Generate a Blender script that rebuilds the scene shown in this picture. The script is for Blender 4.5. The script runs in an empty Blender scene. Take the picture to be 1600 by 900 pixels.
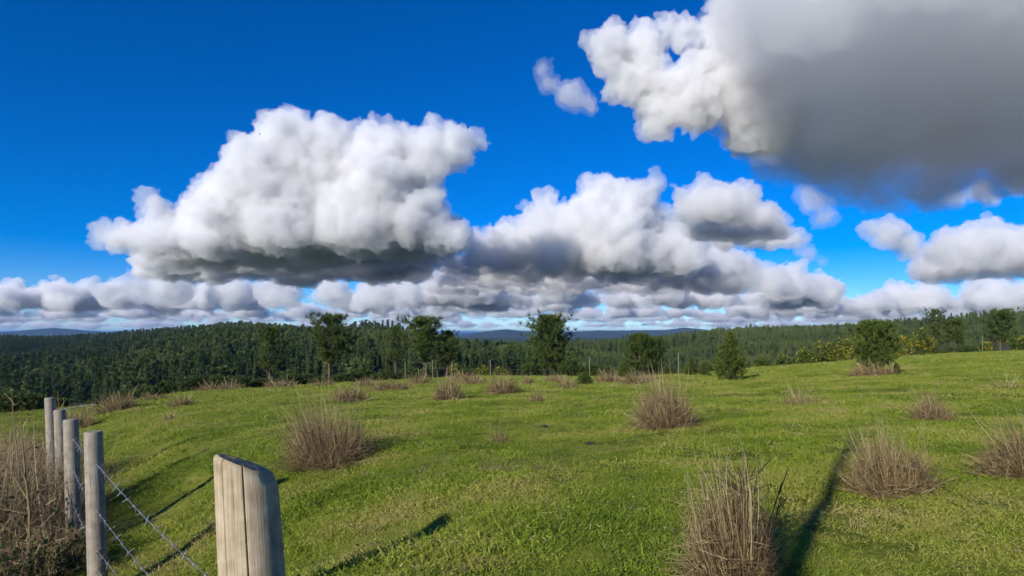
import bpy, bmesh, math, random
import numpy as np
from mathutils import Vector

# ------------------------------------------------------------------ camera, sky, sun, exposure
sc = bpy.context.scene
COL = sc.collection
F = 1000.0                      # focal length in pixels of the 1600 px wide photograph
HOR = 520.0                     # row of the horizon
cam_d = bpy.data.cameras.new('camera')
cam = bpy.data.objects.new('camera', cam_d)
COL.objects.link(cam)
cam.rotation_euler = (math.pi / 2, 0, 0)
cam_d.sensor_width = 36
cam_d.lens = 36 * F / 1600
cam_d.shift_y = 70 / 1600
cam_d.clip_start = 0.05
cam_d.clip_end = 2e5
sc.camera = cam

SUN_EL = math.radians(22)
SUN_AZ = math.radians(33)       # shadows run this far to the right of the view direction
W = bpy.data.worlds.new('World')
sc.world = W
W.use_nodes = True
nt = W.node_tree
bg = nt.nodes['Background']
sky = nt.nodes.new('ShaderNodeTexSky')
sky.sky_type = 'NISHITA'
sky.sun_disc = False
sky.sun_elevation = SUN_EL
sky.sun_rotation = math.pi + SUN_AZ
sky.altitude = 2500
sky.air_density = 1.0
sky.dust_density = 0.0
sky.ozone_density = 6.0
hs = nt.nodes.new('ShaderNodeHueSaturation')
hs.inputs['Hue'].default_value = .512
hs.inputs['Saturation'].default_value = 1.34
hs.inputs['Value'].default_value = .92
nt.links.new(sky.outputs[0], hs.inputs['Color'])
nt.links.new(hs.outputs[0], bg.inputs[0])
bg.inputs[1].default_value = 0.125

sun_d = bpy.data.lights.new('sun', 'SUN')
sun_d.energy = 4.6
sun_d.angle = math.radians(0.7)
sun_d.color = (1.0, 0.94, 0.85)
sun = bpy.data.objects.new('sun', sun_d)
COL.objects.link(sun)
SDIR = Vector((math.sin(SUN_AZ) * math.cos(SUN_EL), math.cos(SUN_AZ) * math.cos(SUN_EL), -math.sin(SUN_EL)))
sun.rotation_euler = SDIR.to_track_quat('-Z', 'Y').to_euler()

vs = sc.view_settings
vs.view_transform = 'Standard'
vs.look = 'None'
vs.exposure = 0.28
vs.gamma = 1.0
vs.use_curve_mapping = False
cy = sc.cycles
cy.max_bounces = 8
cy.diffuse_bounces = 3
cy.glossy_bounces = 2
cy.transmission_bounces = 2
cy.volume_bounces = 8
cy.transparent_max_bounces = 40
cy.use_denoising = True
cy.use_adaptive_sampling = True
cy.adaptive_threshold = 0.05
cy.sample_clamp_indirect = 6.0
cy.time_limit = 1000

# ------------------------------------------------------------------ helpers
def vnoise(P, seed):
    T = np.random.RandomState(seed % 100000).rand(4096).astype(np.float32)
    P = np.asarray(P, dtype=np.float64)
    pi = np.floor(P).astype(np.int64)
    f = P - pi
    f = f * f * (3 - 2 * f)
    n = P.shape[1]
    pr = (73856093, 19349663, 83492791)
    o = 0
    for c in range(2 ** n):
        w = 1.0
        h = 0
        for a in range(n):
            b = (c >> a) & 1
            w = w * (f[:, a] if b else 1 - f[:, a])
            h = h ^ ((pi[:, a] + b) * pr[a])
        o = o + w * T[h & 4095]
    return o

def fbm(P, oc, seed, rough=.5):
    P = np.asarray(P, dtype=np.float64)
    o = 0; a = 1.0; t = 0
    for i in range(oc):
        o = o + a * (vnoise(P * 2.03 ** i + i * 17.3, seed + i) - .5)
        t += a
        a *= rough
    return o / t

def smooth(a, b, x):
    t = np.clip((x - a) / (b - a), 0, 1)
    return t * t * (3 - 2 * t)

def mesh_np(name, V, Fc, mats=(), mi=None, shade=False):
    """V (n,3), Fc (m,k) with one k for all faces"""
    V = np.asarray(V, np.float32); Fc = np.asarray(Fc, np.int32)
    me = bpy.data.meshes.new(name)
    me.vertices.add(len(V)); me.vertices.foreach_set('co', V.ravel())
    m, k = Fc.shape
    me.loops.add(m * k); me.loops.foreach_set('vertex_index', Fc.ravel())
    me.polygons.add(m)
    me.polygons.foreach_set('loop_start', np.arange(0, m * k, k, dtype=np.int32))
    me.polygons.foreach_set('loop_total', np.full(m, k, np.int32))
    for mt in mats:
        me.materials.append(mt)
    if mi is not None:
        me.polygons.foreach_set('material_index', np.asarray(mi, np.int32))
    me.polygons.foreach_set('use_smooth', np.full(m, shade))
    me.update(calc_edges=True)
    return me

def link(name, data, parent=None, loc=None):
    o = bpy.data.objects.new(name, data)
    COL.objects.link(o)
    if parent is not None:
        o.parent = parent
    if loc is not None:
        o.location = loc
    return o

def tag(o, label=None, cat=None, group=None, kind=None):
    if label: o['label'] = label
    if cat: o['category'] = cat
    if group: o['group'] = group
    if kind: o['kind'] = kind
    return o

def join(parts):
    """join (V,F) lists with same face size"""
    Vs = []; Fs = []; n = 0
    for V, Fc in parts:
        Vs.append(np.asarray(V, np.float64)); Fs.append(np.asarray(Fc) + n); n += len(V)
    return np.concatenate(Vs), np.concatenate(Fs)

def tube(pts, radii, seg=6, cap=True):
    """quads along a polyline"""
    pts = np.asarray(pts, float); n = len(pts)
    V = []; Fc = []
    up = np.array([0.13, 0.21, 1.0])
    for i in range(n):
        d = pts[min(i + 1, n - 1)] - pts[max(i - 1, 0)]
        d = d / (np.linalg.norm(d) + 1e-9)
        a = np.cross(d, up)
        if np.linalg.norm(a) < 1e-3: a = np.cross(d, [1, 0, 0])
        a /= np.linalg.norm(a); b = np.cross(d, a)
        for s in range(seg):
            t = 2 * math.pi * s / seg
            V.append(pts[i] + radii[i] * (math.cos(t) * a + math.sin(t) * b))
    for i in range(n - 1):
        for s in range(seg):
            s2 = (s + 1) % seg
            Fc.append((i * seg + s, i * seg + s2, (i + 1) * seg + s2, (i + 1) * seg + s))
    if cap:
        c = len(V); V.append(pts[-1])
        for s in range(0, seg):
            Fc.append(((n - 1) * seg + s, (n - 1) * seg + (s + 1) % seg, c, c))
        Fc = [f for f in Fc]
    return np.array(V), np.array(Fc)

def fixq(Fc):
    return Fc

# ------------------------------------------------------------------ materials
def new_mat(name):
    m = bpy.data.materials.new(name)
    m.use_nodes = True
    t = m.node_tree
    return m, t.nodes, t.links, t.nodes['Principled BSDF'], t.nodes['Material Output']

def ramp(N, stops):
    r = N.new('ShaderNodeValToRGB')
    el = r.color_ramp.elements
    while len(el) < len(stops): el.new(0.5)
    for e, (p, c) in zip(el, stops):
        e.position = p; e.color = (*c, 1)
    return r

def leaf_mat(name, stops, source='island', trans=.3, rough=.6, noise_scale=None, spec=.25):
    m, N, L, P, O = new_mat(name)
    r = ramp(N, stops)
    if source == 'island':
        g = N.new('ShaderNodeNewGeometry'); src = g.outputs['Random Per Island']
    else:
        g = N.new('ShaderNodeObjectInfo'); src = g.outputs['Random']
    if noise_scale:
        oi = N.new('ShaderNodeObjectInfo') if source == 'object' else None
        gg = N.new('ShaderNodeNewGeometry')
        tx = N.new('ShaderNodeTexNoise'); tx.inputs['Scale'].default_value = noise_scale; tx.inputs['Detail'].default_value = 3
        L.new((oi.outputs['Location'] if oi else gg.outputs['Position']), tx.inputs['Vector'])
        mr = N.new('ShaderNodeMapRange'); mr.inputs[1].default_value = .3; mr.inputs[2].default_value = .7
        L.new(tx.outputs[0], mr.inputs[0])
        mx = N.new('ShaderNodeMix'); mx.inputs[0].default_value = .68
        L.new(src, mx.inputs[2]); L.new(mr.outputs[0], mx.inputs[3])
        src = mx.outputs[0]
    L.new(src, r.inputs[0])
    P.inputs['Roughness'].default_value = rough
    P.inputs['Specular IOR Level'].default_value = spec
    L.new(r.outputs[0], P.inputs['Base Color'])
    tr = N.new('ShaderNodeBsdfTranslucent'); L.new(r.outputs[0], tr.inputs[0])
    ms = N.new('ShaderNodeMixShader'); ms.inputs[0].default_value = trans
    L.new(P.outputs[0], ms.inputs[1]); L.new(tr.outputs[0], ms.inputs[2]); L.new(ms.outputs[0], O.inputs[0])
    return m

M = {}
M['grass'] = leaf_mat('grass_blade', [(0, (.072, .115, .012)), (.27, (.165, .242, .018)), (.50, (.262, .330, .032)), (.74, (.365, .355, .075)), (1, (.46, .34, .17))], 'object', .35, .55, noise_scale=.9)
M['rush'] = leaf_mat('dry_rush', [(0, (.080, .049, .022)), (.4, (.205, .138, .064)), (.75, (.33, .240, .115)), (1, (.50, .40, .22))], 'island', .2, .7)
M['stalk'] = leaf_mat('pale_stalk', [(0, (.27, .20, .10)), (1, (.50, .42, .23))], 'island', .2, .7)
M['twig'] = leaf_mat('dark_twig', [(0, (.035, .022, .015)), (1, (.11, .07, .045))], 'island', .05, .7)
M['bracken'] = leaf_mat('dead_bracken', [(0, (.110, .072, .036)), (.5, (.27, .190, .100)), (1, (.46, .36, .21))], 'island', .2, .7)
M['bramble'] = leaf_mat('bramble_leaf', [(0, (.018, .04, .008)), (.7, (.06, .10, .018)), (1, (.16, .18, .03))], 'island', .3, .5)
M['pine'] = leaf_mat('pine_needles', [(0, (.026, .050, .011)), (.5, (.068, .108, .020)), (1, (.145, .18, .036))], 'island', .22, .55)
M['youngpine'] = leaf_mat('young_pine_needles', [(0, (.032, .062, .010)), (.5, (.085, .130, .022)), (1, (.18, .205, .04))], 'island', .25, .55)
M['shrub'] = leaf_mat('shrub_leaf', [(0, (.028, .055, .012)), (.6, (.075, .115, .026)), (1, (.14, .165, .045))], 'island', .3, .55)
M['gorse'] = leaf_mat('gorse_spines', [(0, (.035, .065, .012)), (.6, (.085, .13, .024)), (1, (.17, .20, .040))], 'island', .25, .6)
M['bloom'] = leaf_mat('gorse_bloom', [(0, (.46, .36, .03)), (1, (.66, .55, .07))], 'island', .3, .6)
M['oldbloom'] = leaf_mat('faded_gorse_bloom', [(0, (.16, .12, .02)), (1, (.42, .27, .03))], 'island', .3, .6)
M['forest'] = leaf_mat('plantation_needles', [(0, (.026, .048, .014)), (.4, (.055, .090, .021)), (.75, (.100, .138, .030)), (1, (.16, .175, .042))], 'object', .2, .6, noise_scale=.012)

def wood_mat(name, c0, c1, c2, zs=2.6, xs=95, warm=None):
    m, N, L, P, O = new_mat(name)
    tc = N.new('ShaderNodeTexCoord'); mp = N.new('ShaderNodeMapping'); mp.inputs['Scale'].default_value = (xs, xs, zs)
    L.new(tc.outputs['Object'], mp.inputs[0])
    n1 = N.new('ShaderNodeTexNoise'); n1.inputs['Scale'].default_value = 1.6; n1.inputs['Detail'].default_value = 8; n1.inputs['Roughness'].default_value = .65
    L.new(mp.outputs[0], n1.inputs['Vector'])
    n2 = N.new('ShaderNodeTexNoise'); n2.inputs['Scale'].default_value = 16; n2.inputs['Detail'].default_value = 6
    L.new(tc.outputs['Object'], n2.inputs['Vector'])
    r = ramp(N, [(.28, c0), (.5, c1), (.72, c2)])
    mx = N.new('ShaderNodeMix'); mx.inputs[0].default_value = .4
    L.new(n1.outputs[0], mx.inputs[2]); L.new(n2.outputs[0], mx.inputs[3]); L.new(mx.outputs[0], r.inputs[0])
    L.new(r.outputs[0], P.inputs['Base Color'])
    if warm:
        at = N.new('ShaderNodeAttribute'); at.attribute_name = 'fresh'
        m2 = N.new('ShaderNodeMix'); m2.data_type = 'RGBA'
        L.new(at.outputs['Fac'], m2.inputs[0]); L.new(r.outputs[0], m2.inputs[6]); m2.inputs[7].default_value = (*warm, 1)
        L.new(m2.outputs[2], P.inputs['Base Color'])
    P.inputs['Roughness'].default_value = .85
    P.inputs['Specular IOR Level'].default_value = .2
    bp = N.new('ShaderNodeBump'); bp.inputs['Strength'].default_value = .7; bp.inputs['Distance'].default_value = .003
    L.new(n1.outputs[0], bp.inputs['Height']); L.new(bp.outputs[0], P.inputs['Normal'])
    return m
M['post'] = wood_mat('weathered_post_wood', (.115, .098, .074), (.28, .245, .19), (.44, .395, .32))
M['bigpost'] = wood_mat('split_post_wood', (.16, .12, .072), (.39, .315, .205), (.60, .505, .36), warm=(.36, .28, .16))
M['bark'] = wood_mat('pine_bark', (.045, .032, .024), (.10, .078, .060), (.19, .155, .125), 6, 14)
M['palebark'] = wood_mat('pale_pole_wood', (.14, .13, .11), (.24, .22, .18), (.36, .33, .27))

def flat_mat(name, col, rough=.8, metal=0.0):
    m, N, L, P, O = new_mat(name)
    n = N.new('ShaderNodeTexNoise'); n.inputs['Scale'].default_value = 9; n.inputs['Detail'].default_value = 6
    tc = N.new('ShaderNodeTexCoord'); L.new(tc.outputs['Object'], n.inputs['Vector'])
    r = ramp(N, [(.3, tuple(c * .65 for c in col)), (.7, tuple(min(1, c * 1.3) for c in col))])
    L.new(n.outputs[0], r.inputs[0]); L.new(r.outputs[0], P.inputs['Base Color'])
    P.inputs['Roughness'].default_value = rough; P.inputs['Metallic'].default_value = metal
    return m
M['wire'] = flat_mat('galvanised_wire', (.36, .37, .38), .5, .6)
M['soil'] = flat_mat('dark_soil', (.030, .021, .013), 1.0)
M['stone'] = flat_mat('pale_stone', (.27, .25, .21), .9)
M['gravel'] = flat_mat('track_gravel', (.23, .20, .17), .95)
M['white'] = flat_mat('white_paint', (.75, .74, .70), .6)
M['slate'] = flat_mat('grey_roof', (.20, .19, .19), .7)

# ground: pasture near, forest floor and scrub beyond the field's edge
m, N, L, P, O = new_mat('terrain_surface')
gn = N.new('ShaderNodeNewGeometry'); at = N.new('ShaderNodeAttribute'); at.attribute_name = 'zone'
def tnoise(scale, det, rough=.55):
    n = N.new('ShaderNodeTexNoise'); n.inputs['Scale'].default_value = scale; n.inputs['Detail'].default_value = det; n.inputs['Roughness'].default_value = rough
    L.new(gn.outputs['Position'], n.inputs['Vector']); return n.outputs[0]
def mixf(f, a, b):
    n = N.new('ShaderNodeMix'); n.inputs[0].default_value = f; L.new(a, n.inputs[2]); L.new(b, n.inputs[3]); return n.outputs[0]
big = tnoise(.35, 5); mid = tnoise(2.4, 6, .65); fin = tnoise(38, 5, .7)
r1 = ramp(N, [(.34, (.070, .092, .014)), (.44, (.150, .200, .020)), (.54, (.225, .255, .034)), (.64, (.275, .220, .090))])
L.new(mixf(.55, big, mid), r1.inputs[0])
r2 = ramp(N, [(.30, (.30, .27, .20)), (.48, (.80, .80, .75)), (.66, (1.25, 1.22, 1.1))])
L.new(mixf(.35, fin, mid), r2.inputs[0])
mul = N.new('ShaderNodeMix'); mul.data_type = 'RGBA'; mul.blend_type = 'MULTIPLY'; mul.inputs[0].default_value = 1
L.new(r1.outputs[0], mul.inputs[6]); L.new(r2.outputs[0], mul.inputs[7])
r3 = ramp(N, [(.35, (.022, .036, .012)), (.5, (.045, .065, .020)), (.66, (.085, .085, .036))])
L.new(tnoise(.02, 8, .6), r3.inputs[0])
mz = N.new('ShaderNodeMix'); mz.data_type = 'RGBA'
L.new(at.outputs['Fac'], mz.inputs[0]); L.new(mul.outputs[2], mz.inputs[6]); L.new(r3.outputs[0], mz.inputs[7])
L.new(mz.outputs[2], P.inputs['Base Color'])
P.inputs['Roughness'].default_value = .95; P.inputs['Specular IOR Level'].default_value = .1
bp = N.new('ShaderNodeBump'); bp.inputs['Strength'].default_value = .8; bp.inputs['Distance'].default_value = .05
L.new(mixf(.6, mid, fin), bp.inputs['Height']); L.new(bp.outputs[0], P.inputs['Normal'])
M['terrain'] = m

# ------------------------------------------------------------------ terrain
def px(x): return (x - 800) / F
PX = lambda u: 800 + F * u
# the field's far edge: distance and row in the photograph's terms
EDGE_X = [-200, 0, 150, 300, 400, 500, 640, 760, 900, 1000, 1100, 1180, 1300, 1400, 1500, 1600, 1800]
EDGE_Y = [662, 648, 634, 613, 608, 601, 594, 588, 590, 591, 585, 576, 567, 558, 552, 548, 541]
EDGE_Z = [22, 24, 28, 42, 50, 58, 62, 62, 58, 55, 55, 58, 64, 68, 74, 78, 84]
SKY_X = [-400, 0, 100, 180, 250, 300, 350, 420, 490, 560, 600, 640, 680, 715, 760, 830, 900, 1000, 1080, 1200, 1350, 1450, 1530, 1600, 1900]
SKY_Y = [521, 524, 525, 522, 516, 512, 507, 508, 511, 511, 512, 513, 520, 528, 532, 532, 530, 526, 518, 513, 510, 507, 502, 500, 495]
SKY_Z = [900, 900, 900, 900, 900, 950, 1000, 1000, 950, 800, 760, 760, 760, 800, 900, 950, 1000, 1150, 1300, 1400, 1400, 1300, 1300, 1300, 1300]
FAR_X = [-400, -100, 0, 40, 80, 120, 150, 200, 700, 730, 760, 790, 815, 850, 890, 930, 1000, 1040, 1070, 1095, 1130, 1300, 2000]
FAR_Y = [517, 519, 518, 515, 513, 516, 519, 522, 527, 524, 519, 516, 519, 521, 519, 517, 516, 515, 511, 513, 520, 522, 516]

def fence_e(X, Z):
    """signed distance to the fence line, positive on the field side"""
    return ((X + 2.81) * 1.0 + (Z - 4.33) * .748) / math.hypot(1, .748)

def near_z(X, Z):
    z = -.75 - .055 * Z + .04 * X
    z = z - .66 * smooth(2.1, .05, fence_e(X, Z)) * smooth(2.6, 4.3, Z) * smooth(26, 12, Z)
    return z

def pchip(xk, yk, x):
    """monotone cubic through knots, xk (k,), yk (k,)"""
    h = np.diff(xk); d = np.diff(yk) / h
    m = np.zeros_like(yk); m[0] = d[0]; m[-1] = d[-1]
    for i in range(1, len(yk) - 1):
        if d[i - 1] * d[i] > 0:
            w1 = 2 * h[i] + h[i - 1]; w2 = h[i] + 2 * h[i - 1]
            m[i] = (w1 + w2) / (w1 / d[i - 1] + w2 / d[i])
    j = np.clip(np.searchsorted(xk, x) - 1, 0, len(h) - 1)
    t = np.clip((x - xk[j]) / h[j], 0, 1)
    return ((1 + 2 * t) * (1 - t) ** 2 * yk[j] + t * (1 - t) ** 2 * h[j] * m[j] + t * t * (3 - 2 * t) * yk[j + 1] + t * t * (t - 1) * h[j] * m[j + 1])

A1 = math.radians(58)
az = np.concatenate([np.radians(np.arange(-180, -50, 3.0)), np.radians(np.arange(-50, 50.001, .25)), np.radians(np.arange(53, 181, 3.0))])
NR = 270
rad = np.exp(np.linspace(math.log(.25), math.log(60000), NR))
lr0 = math.log(rad[0]); lrd = (math.log(rad[-1]) - lr0) / (NR - 1)
H = np.zeros((len(az), NR)); ZONE = np.zeros_like(H)
for i, a in enumerate(az):
    aa = abs(a); sg = 1 if a >= 0 else -1
    if aa <= A1: u = math.tan(a); ca = math.cos(a)
    else: u = math.tan(A1) * sg * (math.pi - aa) / (math.pi - A1); ca = math.cos(A1)
    p = PX(max(-1.2, min(1.2, u)))
    Zs = rad * ca
    ze = float(np.interp(p, EDGE_X, EDGE_Z)); ye = float(np.interp(p, EDGE_X, EDGE_Y))
    ze_z = -ze * (ye - HOR) / F
    sk = float(np.interp(p, SKY_X, SKY_Y)); sz = float(np.interp(p, SKY_X, SKY_Z))
    th = 11.0
    fz = -(ye + 6 - HOR) / F * 210
    cz = -(sk - HOR) / F * sz - th
    mz_ = fz * .42 + cz * .58 - 2
    fy = float(np.interp(p, FAR_X, FAR_Y))
    kz = [.2, 2.0, 4, 7, 12, ze * .5, ze, ze * 1.3, ze * 1.3 + 45, 215, 420, sz, sz * 1.35, 2700, 4500, 8000, 11000, 30000, 61000]
    near = [float(near_z(u * q, q)) for q in kz[:5]]
    hz = float(near_z(u * ze * .5, ze * .5)); lin = near[4] + (ze_z - near[4]) * (ze * .5 - 12) / (ze - 12) if ze > 12.5 else ze_z
    kv = near + [.5 * hz + .5 * lin, ze_z, ze_z - 2.2, min(ze_z - 12, fz - 6), fz, mz_, cz, cz - 14, -(529 - HOR) / F * 2700, -(529 - HOR) / F * 4500,
                 -(fy - HOR) / F * 8000, -(526 - HOR) / F * 11000, -(521.5 - HOR) / F * 30000, -(520.6 - HOR) / F * 61000]
    kz = np.array(kz); kv = np.array(kv)
    H[i] = pchip(np.log(kz), kv, np.log(np.clip(Zs, .2, 61000)))
    ZONE[i] = smooth(ze * 1.0, ze * 1.12, Zs)
AZ, RR = np.meshgrid(az, rad, indexing='ij')
XX = RR * np.sin(AZ); YY = RR * np.cos(AZ)
P2 = np.stack([XX.ravel(), YY.ravel()], 1)
H += (fbm(P2 / 3.1, 3, 11) * .16 * smooth(1.5, 6, RR).ravel() * smooth(70, 25, RR).ravel()).reshape(H.shape)
H += (fbm(P2 / .55, 3, 21) * .07 * smooth(.8, 2.5, RR).ravel() * smooth(40, 14, RR).ravel()).reshape(H.shape)
H += (fbm(P2 / 90, 4, 31) * 9 * smooth(170, 380, RR).ravel() * smooth(1500, 900, RR).ravel()).reshape(H.shape)
H += (fbm(P2 / 1100, 5, 41) * 75 * smooth(2200, 6500, RR).ravel() * smooth(16000, 9000, RR).ravel()).reshape(H.shape)

def ground(X, Y):
    X = np.atleast_1d(np.asarray(X, float)); Y = np.atleast_1d(np.asarray(Y, float))
    a = np.arctan2(X, Y); lr = (np.log(np.maximum(np.hypot(X, Y), rad[0])) - lr0) / lrd
    i = np.clip(np.searchsorted(az, a) - 1, 0, len(az) - 2); t = (a - az[i]) / (az[i + 1] - az[i])
    j = np.clip(lr.astype(int), 0, NR - 2); s = lr - j
    return (H[i, j] * (1 - t) * (1 - s) + H[i + 1, j] * t * (1 - s) + H[i, j + 1] * (1 - t) * s + H[i + 1, j + 1] * t * s)

def gp(x, y, zmax=140):
    """where the line of sight through a photo pixel first meets the ground"""
    u = px(x); s = (y - HOR) / F
    Z = np.exp(np.linspace(math.log(1.2), math.log(zmax), 2500))
    g = ground(Z * u, Z)
    hit = np.nonzero(g >= -Z * s)[0]
    k = hit[0] if len(hit) else int(np.argmin(np.abs(g + Z * s)))
    return Vector((float(Z[k] * u), float(Z[k]), float(g[k])))

def gz(x, Z):
    """ground point at photo column x and distance Z"""
    X = px(x) * Z
    return Vector((X, Z, float(ground(X, Z)[0])))

na, nr = H.shape
V = np.stack([XX, YY, H], 2).reshape(-1, 3)
idx = np.arange(na * nr).reshape(na, nr)
q = np.stack([idx[:-1, :-1], idx[1:, :-1], idx[1:, 1:], idx[:-1, 1:]], -1).reshape(-1, 4)[:, ::-1]
c = np.array([[0, 0, float(H[:, 0].mean())]])
V = np.concatenate([V, c]); ci = len(V) - 1
tri = np.stack([np.full(na - 1, ci), idx[1:, 0], idx[:-1, 0], idx[:-1, 0]], -1)
me = mesh_np('ground', V, q, [M['terrain']], shade=True)
za = me.attributes.new('zone', 'FLOAT', 'POINT'); za.data.foreach_set('value', np.concatenate([ZONE.ravel(), [0]]).astype(np.float32))
# the small hole under the camera
bm = bmesh.new(); bm.from_mesh(me); bm.verts.ensure_lookup_table()
for k in range(na - 1):
    bm.faces.new((bm.verts[ci], bm.verts[int(idx[k, 0])], bm.verts[int(idx[k + 1, 0])]))
bmesh.ops.remove_doubles(bm, verts=[bm.verts[int(idx[0, k])] for k in range(nr)] + [bm.verts[int(idx[-1, k])] for k in range(nr)], dist=1e-4)
bmesh.ops.recalc_face_normals(bm, faces=bm.faces[:])
for f in bm.faces: f.smooth = True
bm.to_mesh(me); bm.free()
if me.polygons[len(me.polygons) // 2].normal.z < 0: me.flip_normals()
g = tag(link('ground', me), 'rolling green pasture falling away to forested valley and far hills', 'ground', kind='structure')

# ------------------------------------------------------------------ instancing for what nobody can count
def scatter(name, pts, rot, scl, vid, protos):
    col = bpy.data.collections.new(name + '_kinds')
    for i, (nm, pm) in enumerate(protos):
        po = bpy.data.objects.new(f'{nm}', pm); col.objects.link(po)
    me = bpy.data.meshes.new(name); me.vertices.add(len(pts)); me.vertices.foreach_set('co', np.asarray(pts, np.float32).ravel())
    a = me.attributes.new('rot', 'FLOAT_VECTOR', 'POINT'); a.data.foreach_set('vector', np.asarray(rot, np.float32).ravel())
    a = me.attributes.new('scl', 'FLOAT_VECTOR', 'POINT'); a.data.foreach_set('vector', np.asarray(scl, np.float32).ravel())
    a = me.attributes.new('vid', 'INT', 'POINT'); a.data.foreach_set('value', np.asarray(vid, np.int32))
    o = link(name, me)
    gt = bpy.data.node_groups.new(name, 'GeometryNodeTree')
    gt.interface.new_socket('Geometry', in_out='INPUT', socket_type='NodeSocketGeometry')
    gt.interface.new_socket('Geometry', in_out='OUTPUT', socket_type='NodeSocketGeometry')
    N = gt.nodes; L = gt.links
    gi = N.new('NodeGroupInput'); go = N.new('NodeGroupOutput')
    ci = N.new('GeometryNodeCollectionInfo'); ci.inputs[0].default_value = col; ci.inputs['Separate Children'].default_value = True; ci.inputs['Reset Children'].default_value = True
    ip = N.new('GeometryNodeInstanceOnPoints'); ip.inputs['Pick Instance'].default_value = True
    def attr(nm, ty):
        n = N.new('GeometryNodeInputNamedAttribute'); n.data_type = ty; n.inputs['Name'].default_value = nm
        return [s for s in n.outputs if s.enabled and s.name == 'Attribute'][0]
    L.new(gi.outputs[0], ip.inputs['Points']); L.new(ci.outputs[0], ip.inputs['Instance'])
    L.new(attr('vid', 'INT'), ip.inputs['Instance Index']); L.new(attr('rot', 'FLOAT_VECTOR'), ip.inputs['Rotation']); L.new(attr('scl', 'FLOAT_VECTOR'), ip.inputs['Scale'])
    L.new(ip.outputs[0], go.inputs[0])
    md = o.modifiers.new('scatter', 'NODES'); md.node_group = gt
    return o

# ------------------------------------------------------------------ plant geometry
def blades(R, base, tip, width, bend, seg=3):
    """tapering strips from base (n,3) to tip (n,3); width (n,), bend (n,3) sideways sag at mid; triangles"""
    n = len(base)
    d = tip - base
    side = np.cross(d, R.normal(size=(n, 3))); side /= (np.linalg.norm(side, axis=1, keepdims=True) + 1e-9)
    ring = []
    for k in range(seg):
        t = k / seg
        c = base + d * t + bend * (4 * t * (1 - t))
        w = width[:, None] * (1 - .75 * t) * .5
        ring.append((c - side * w, c + side * w))
    V = np.concatenate([np.stack([a, b], 1).reshape(n, 2, 3) for a, b in ring] + [tip.reshape(n, 1, 3)], 1)   # n, 2seg+1, 3
    f = []
    for k in range(seg - 1):
        a = 2 * k; f += [(a, a + 1, a + 3), (a, a + 3, a + 2)]
    f.append((2 * seg - 2, 2 * seg - 1, 2 * seg))
    f = np.array(f)
    Fc = (np.arange(n) * (2 * seg + 1))[:, None, None] + f[None]
    return V.reshape(-1, 3), Fc.reshape(-1, 3)

def unit(v): return v / (np.linalg.norm(v, axis=-1, keepdims=True) + 1e-9)

def leaves(R, C, size, aspect=.5, n=None):
    """one small quad leaf (two triangles) at each centre"""
    n = len(C)
    a = unit(R.normal(size=(n, 3))); b = unit(np.cross(a, R.normal(size=(n, 3))))
    s = (size * R.uniform(.6, 1.3, n))[:, None]
    V = np.stack([C - a * s, C + b * s * aspect, C + a * s, C - b * s * aspect], 1).reshape(-1, 3)
    o = (np.arange(n) * 4)[:, None, None]
    Fc = (o + np.array([[0, 1, 2], [0, 2, 3]])[None]).reshape(-1, 3)
    return V, Fc

def tufts(R, C, D, n, length, width, spread=.75):
    """needle tufts: n thin triangles fanning from every centre C about direction D"""
    k = len(C)
    Cr = np.repeat(C, n, 0); Dr = np.repeat(D, n, 0)
    d = unit(Dr + R.normal(size=(k * n, 3)) * spread)
    l = (length * R.uniform(.6, 1.25, k * n))[:, None]
    s = unit(np.cross(d, R.normal(size=(k * n, 3)))) * width * .5
    V = np.stack([Cr + s, Cr - s, Cr + d * l], 1).reshape(-1, 3)
    return V, np.arange(k * n * 3).reshape(-1, 3)

def q2t(Fc):
    Fc = np.asarray(Fc)
    t = np.concatenate([Fc[:, [0, 1, 2]], Fc[:, [0, 2, 3]]])
    return t[(t[:, 0] != t[:, 1]) & (t[:, 1] != t[:, 2]) & (t[:, 0] != t[:, 2])]

# ------------------------------------------------------------------ forest
def conifer(seed, slim):
    """plantation pine about 1 unit tall, one mesh: trunk and spiky tiers"""
    R = np.random.RandomState(seed)
    n = 150
    t = R.uniform(.08, 1, n) ** .9
    r = slim * (1 - t) ** .8 * R.uniform(.35, 1.1, n) + .008
    a = R.uniform(0, 2 * math.pi, n)
    C = np.stack([np.cos(a) * r * .6, np.sin(a) * r * .6, t - .03], 1)
    D = np.stack([np.cos(a), np.sin(a), .9 + 1.1 * t], 1)
    V1, F1 = tufts(R, C, unit(D), 5, slim * .60, slim * .22, .42)
    top = np.array([[0, 0, .93]]); V3, F3 = tufts(R, top, np.array([[0, 0, 1.]]), 5, .09, .02, .25)
    V2, F2 = tube([(0, 0, -.08), (0, 0, .5), (0, 0, .98)], [.016, .011, .003], 5)
    F2 = q2t(F2)
    V, Fc = join([(V1, F1), (V3, F3), (V2, F2)])
    mi = np.concatenate([np.zeros(len(F1) + len(F3)), np.ones(len(F2))])
    return mesh_np('pine_tree', V, Fc, [M['forest'], M['bark']], mi)
def roundtree(seed):
    R = np.random.RandomState(seed)
    n = 130
    d = unit(R.normal(size=(n, 3))); rr = R.uniform(.55, 1, n)[:, None] * (1 + .25 * np.sin(d[:, :1] * 5 + seed))
    C = d * rr * np.array([.30, .30, .38]) + np.array([0, 0, .58])
    V1, F1 = tufts(R, C, unit(d + np.array([0, 0, .5])), 5, .12, .075, .6)
    V2, F2 = tube([(0, 0, -.08), (.01, 0, .4), (0, 0, .85)], [.022, .016, .004], 5)
    F2 = q2t(F2)
    V, Fc = join([(V1, F1), (V2, F2)])
    return mesh_np('pine_tree', V, Fc, [M['forest'], M['bark']], np.concatenate([np.zeros(len(F1)), np.ones(len(F2))]))
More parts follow.
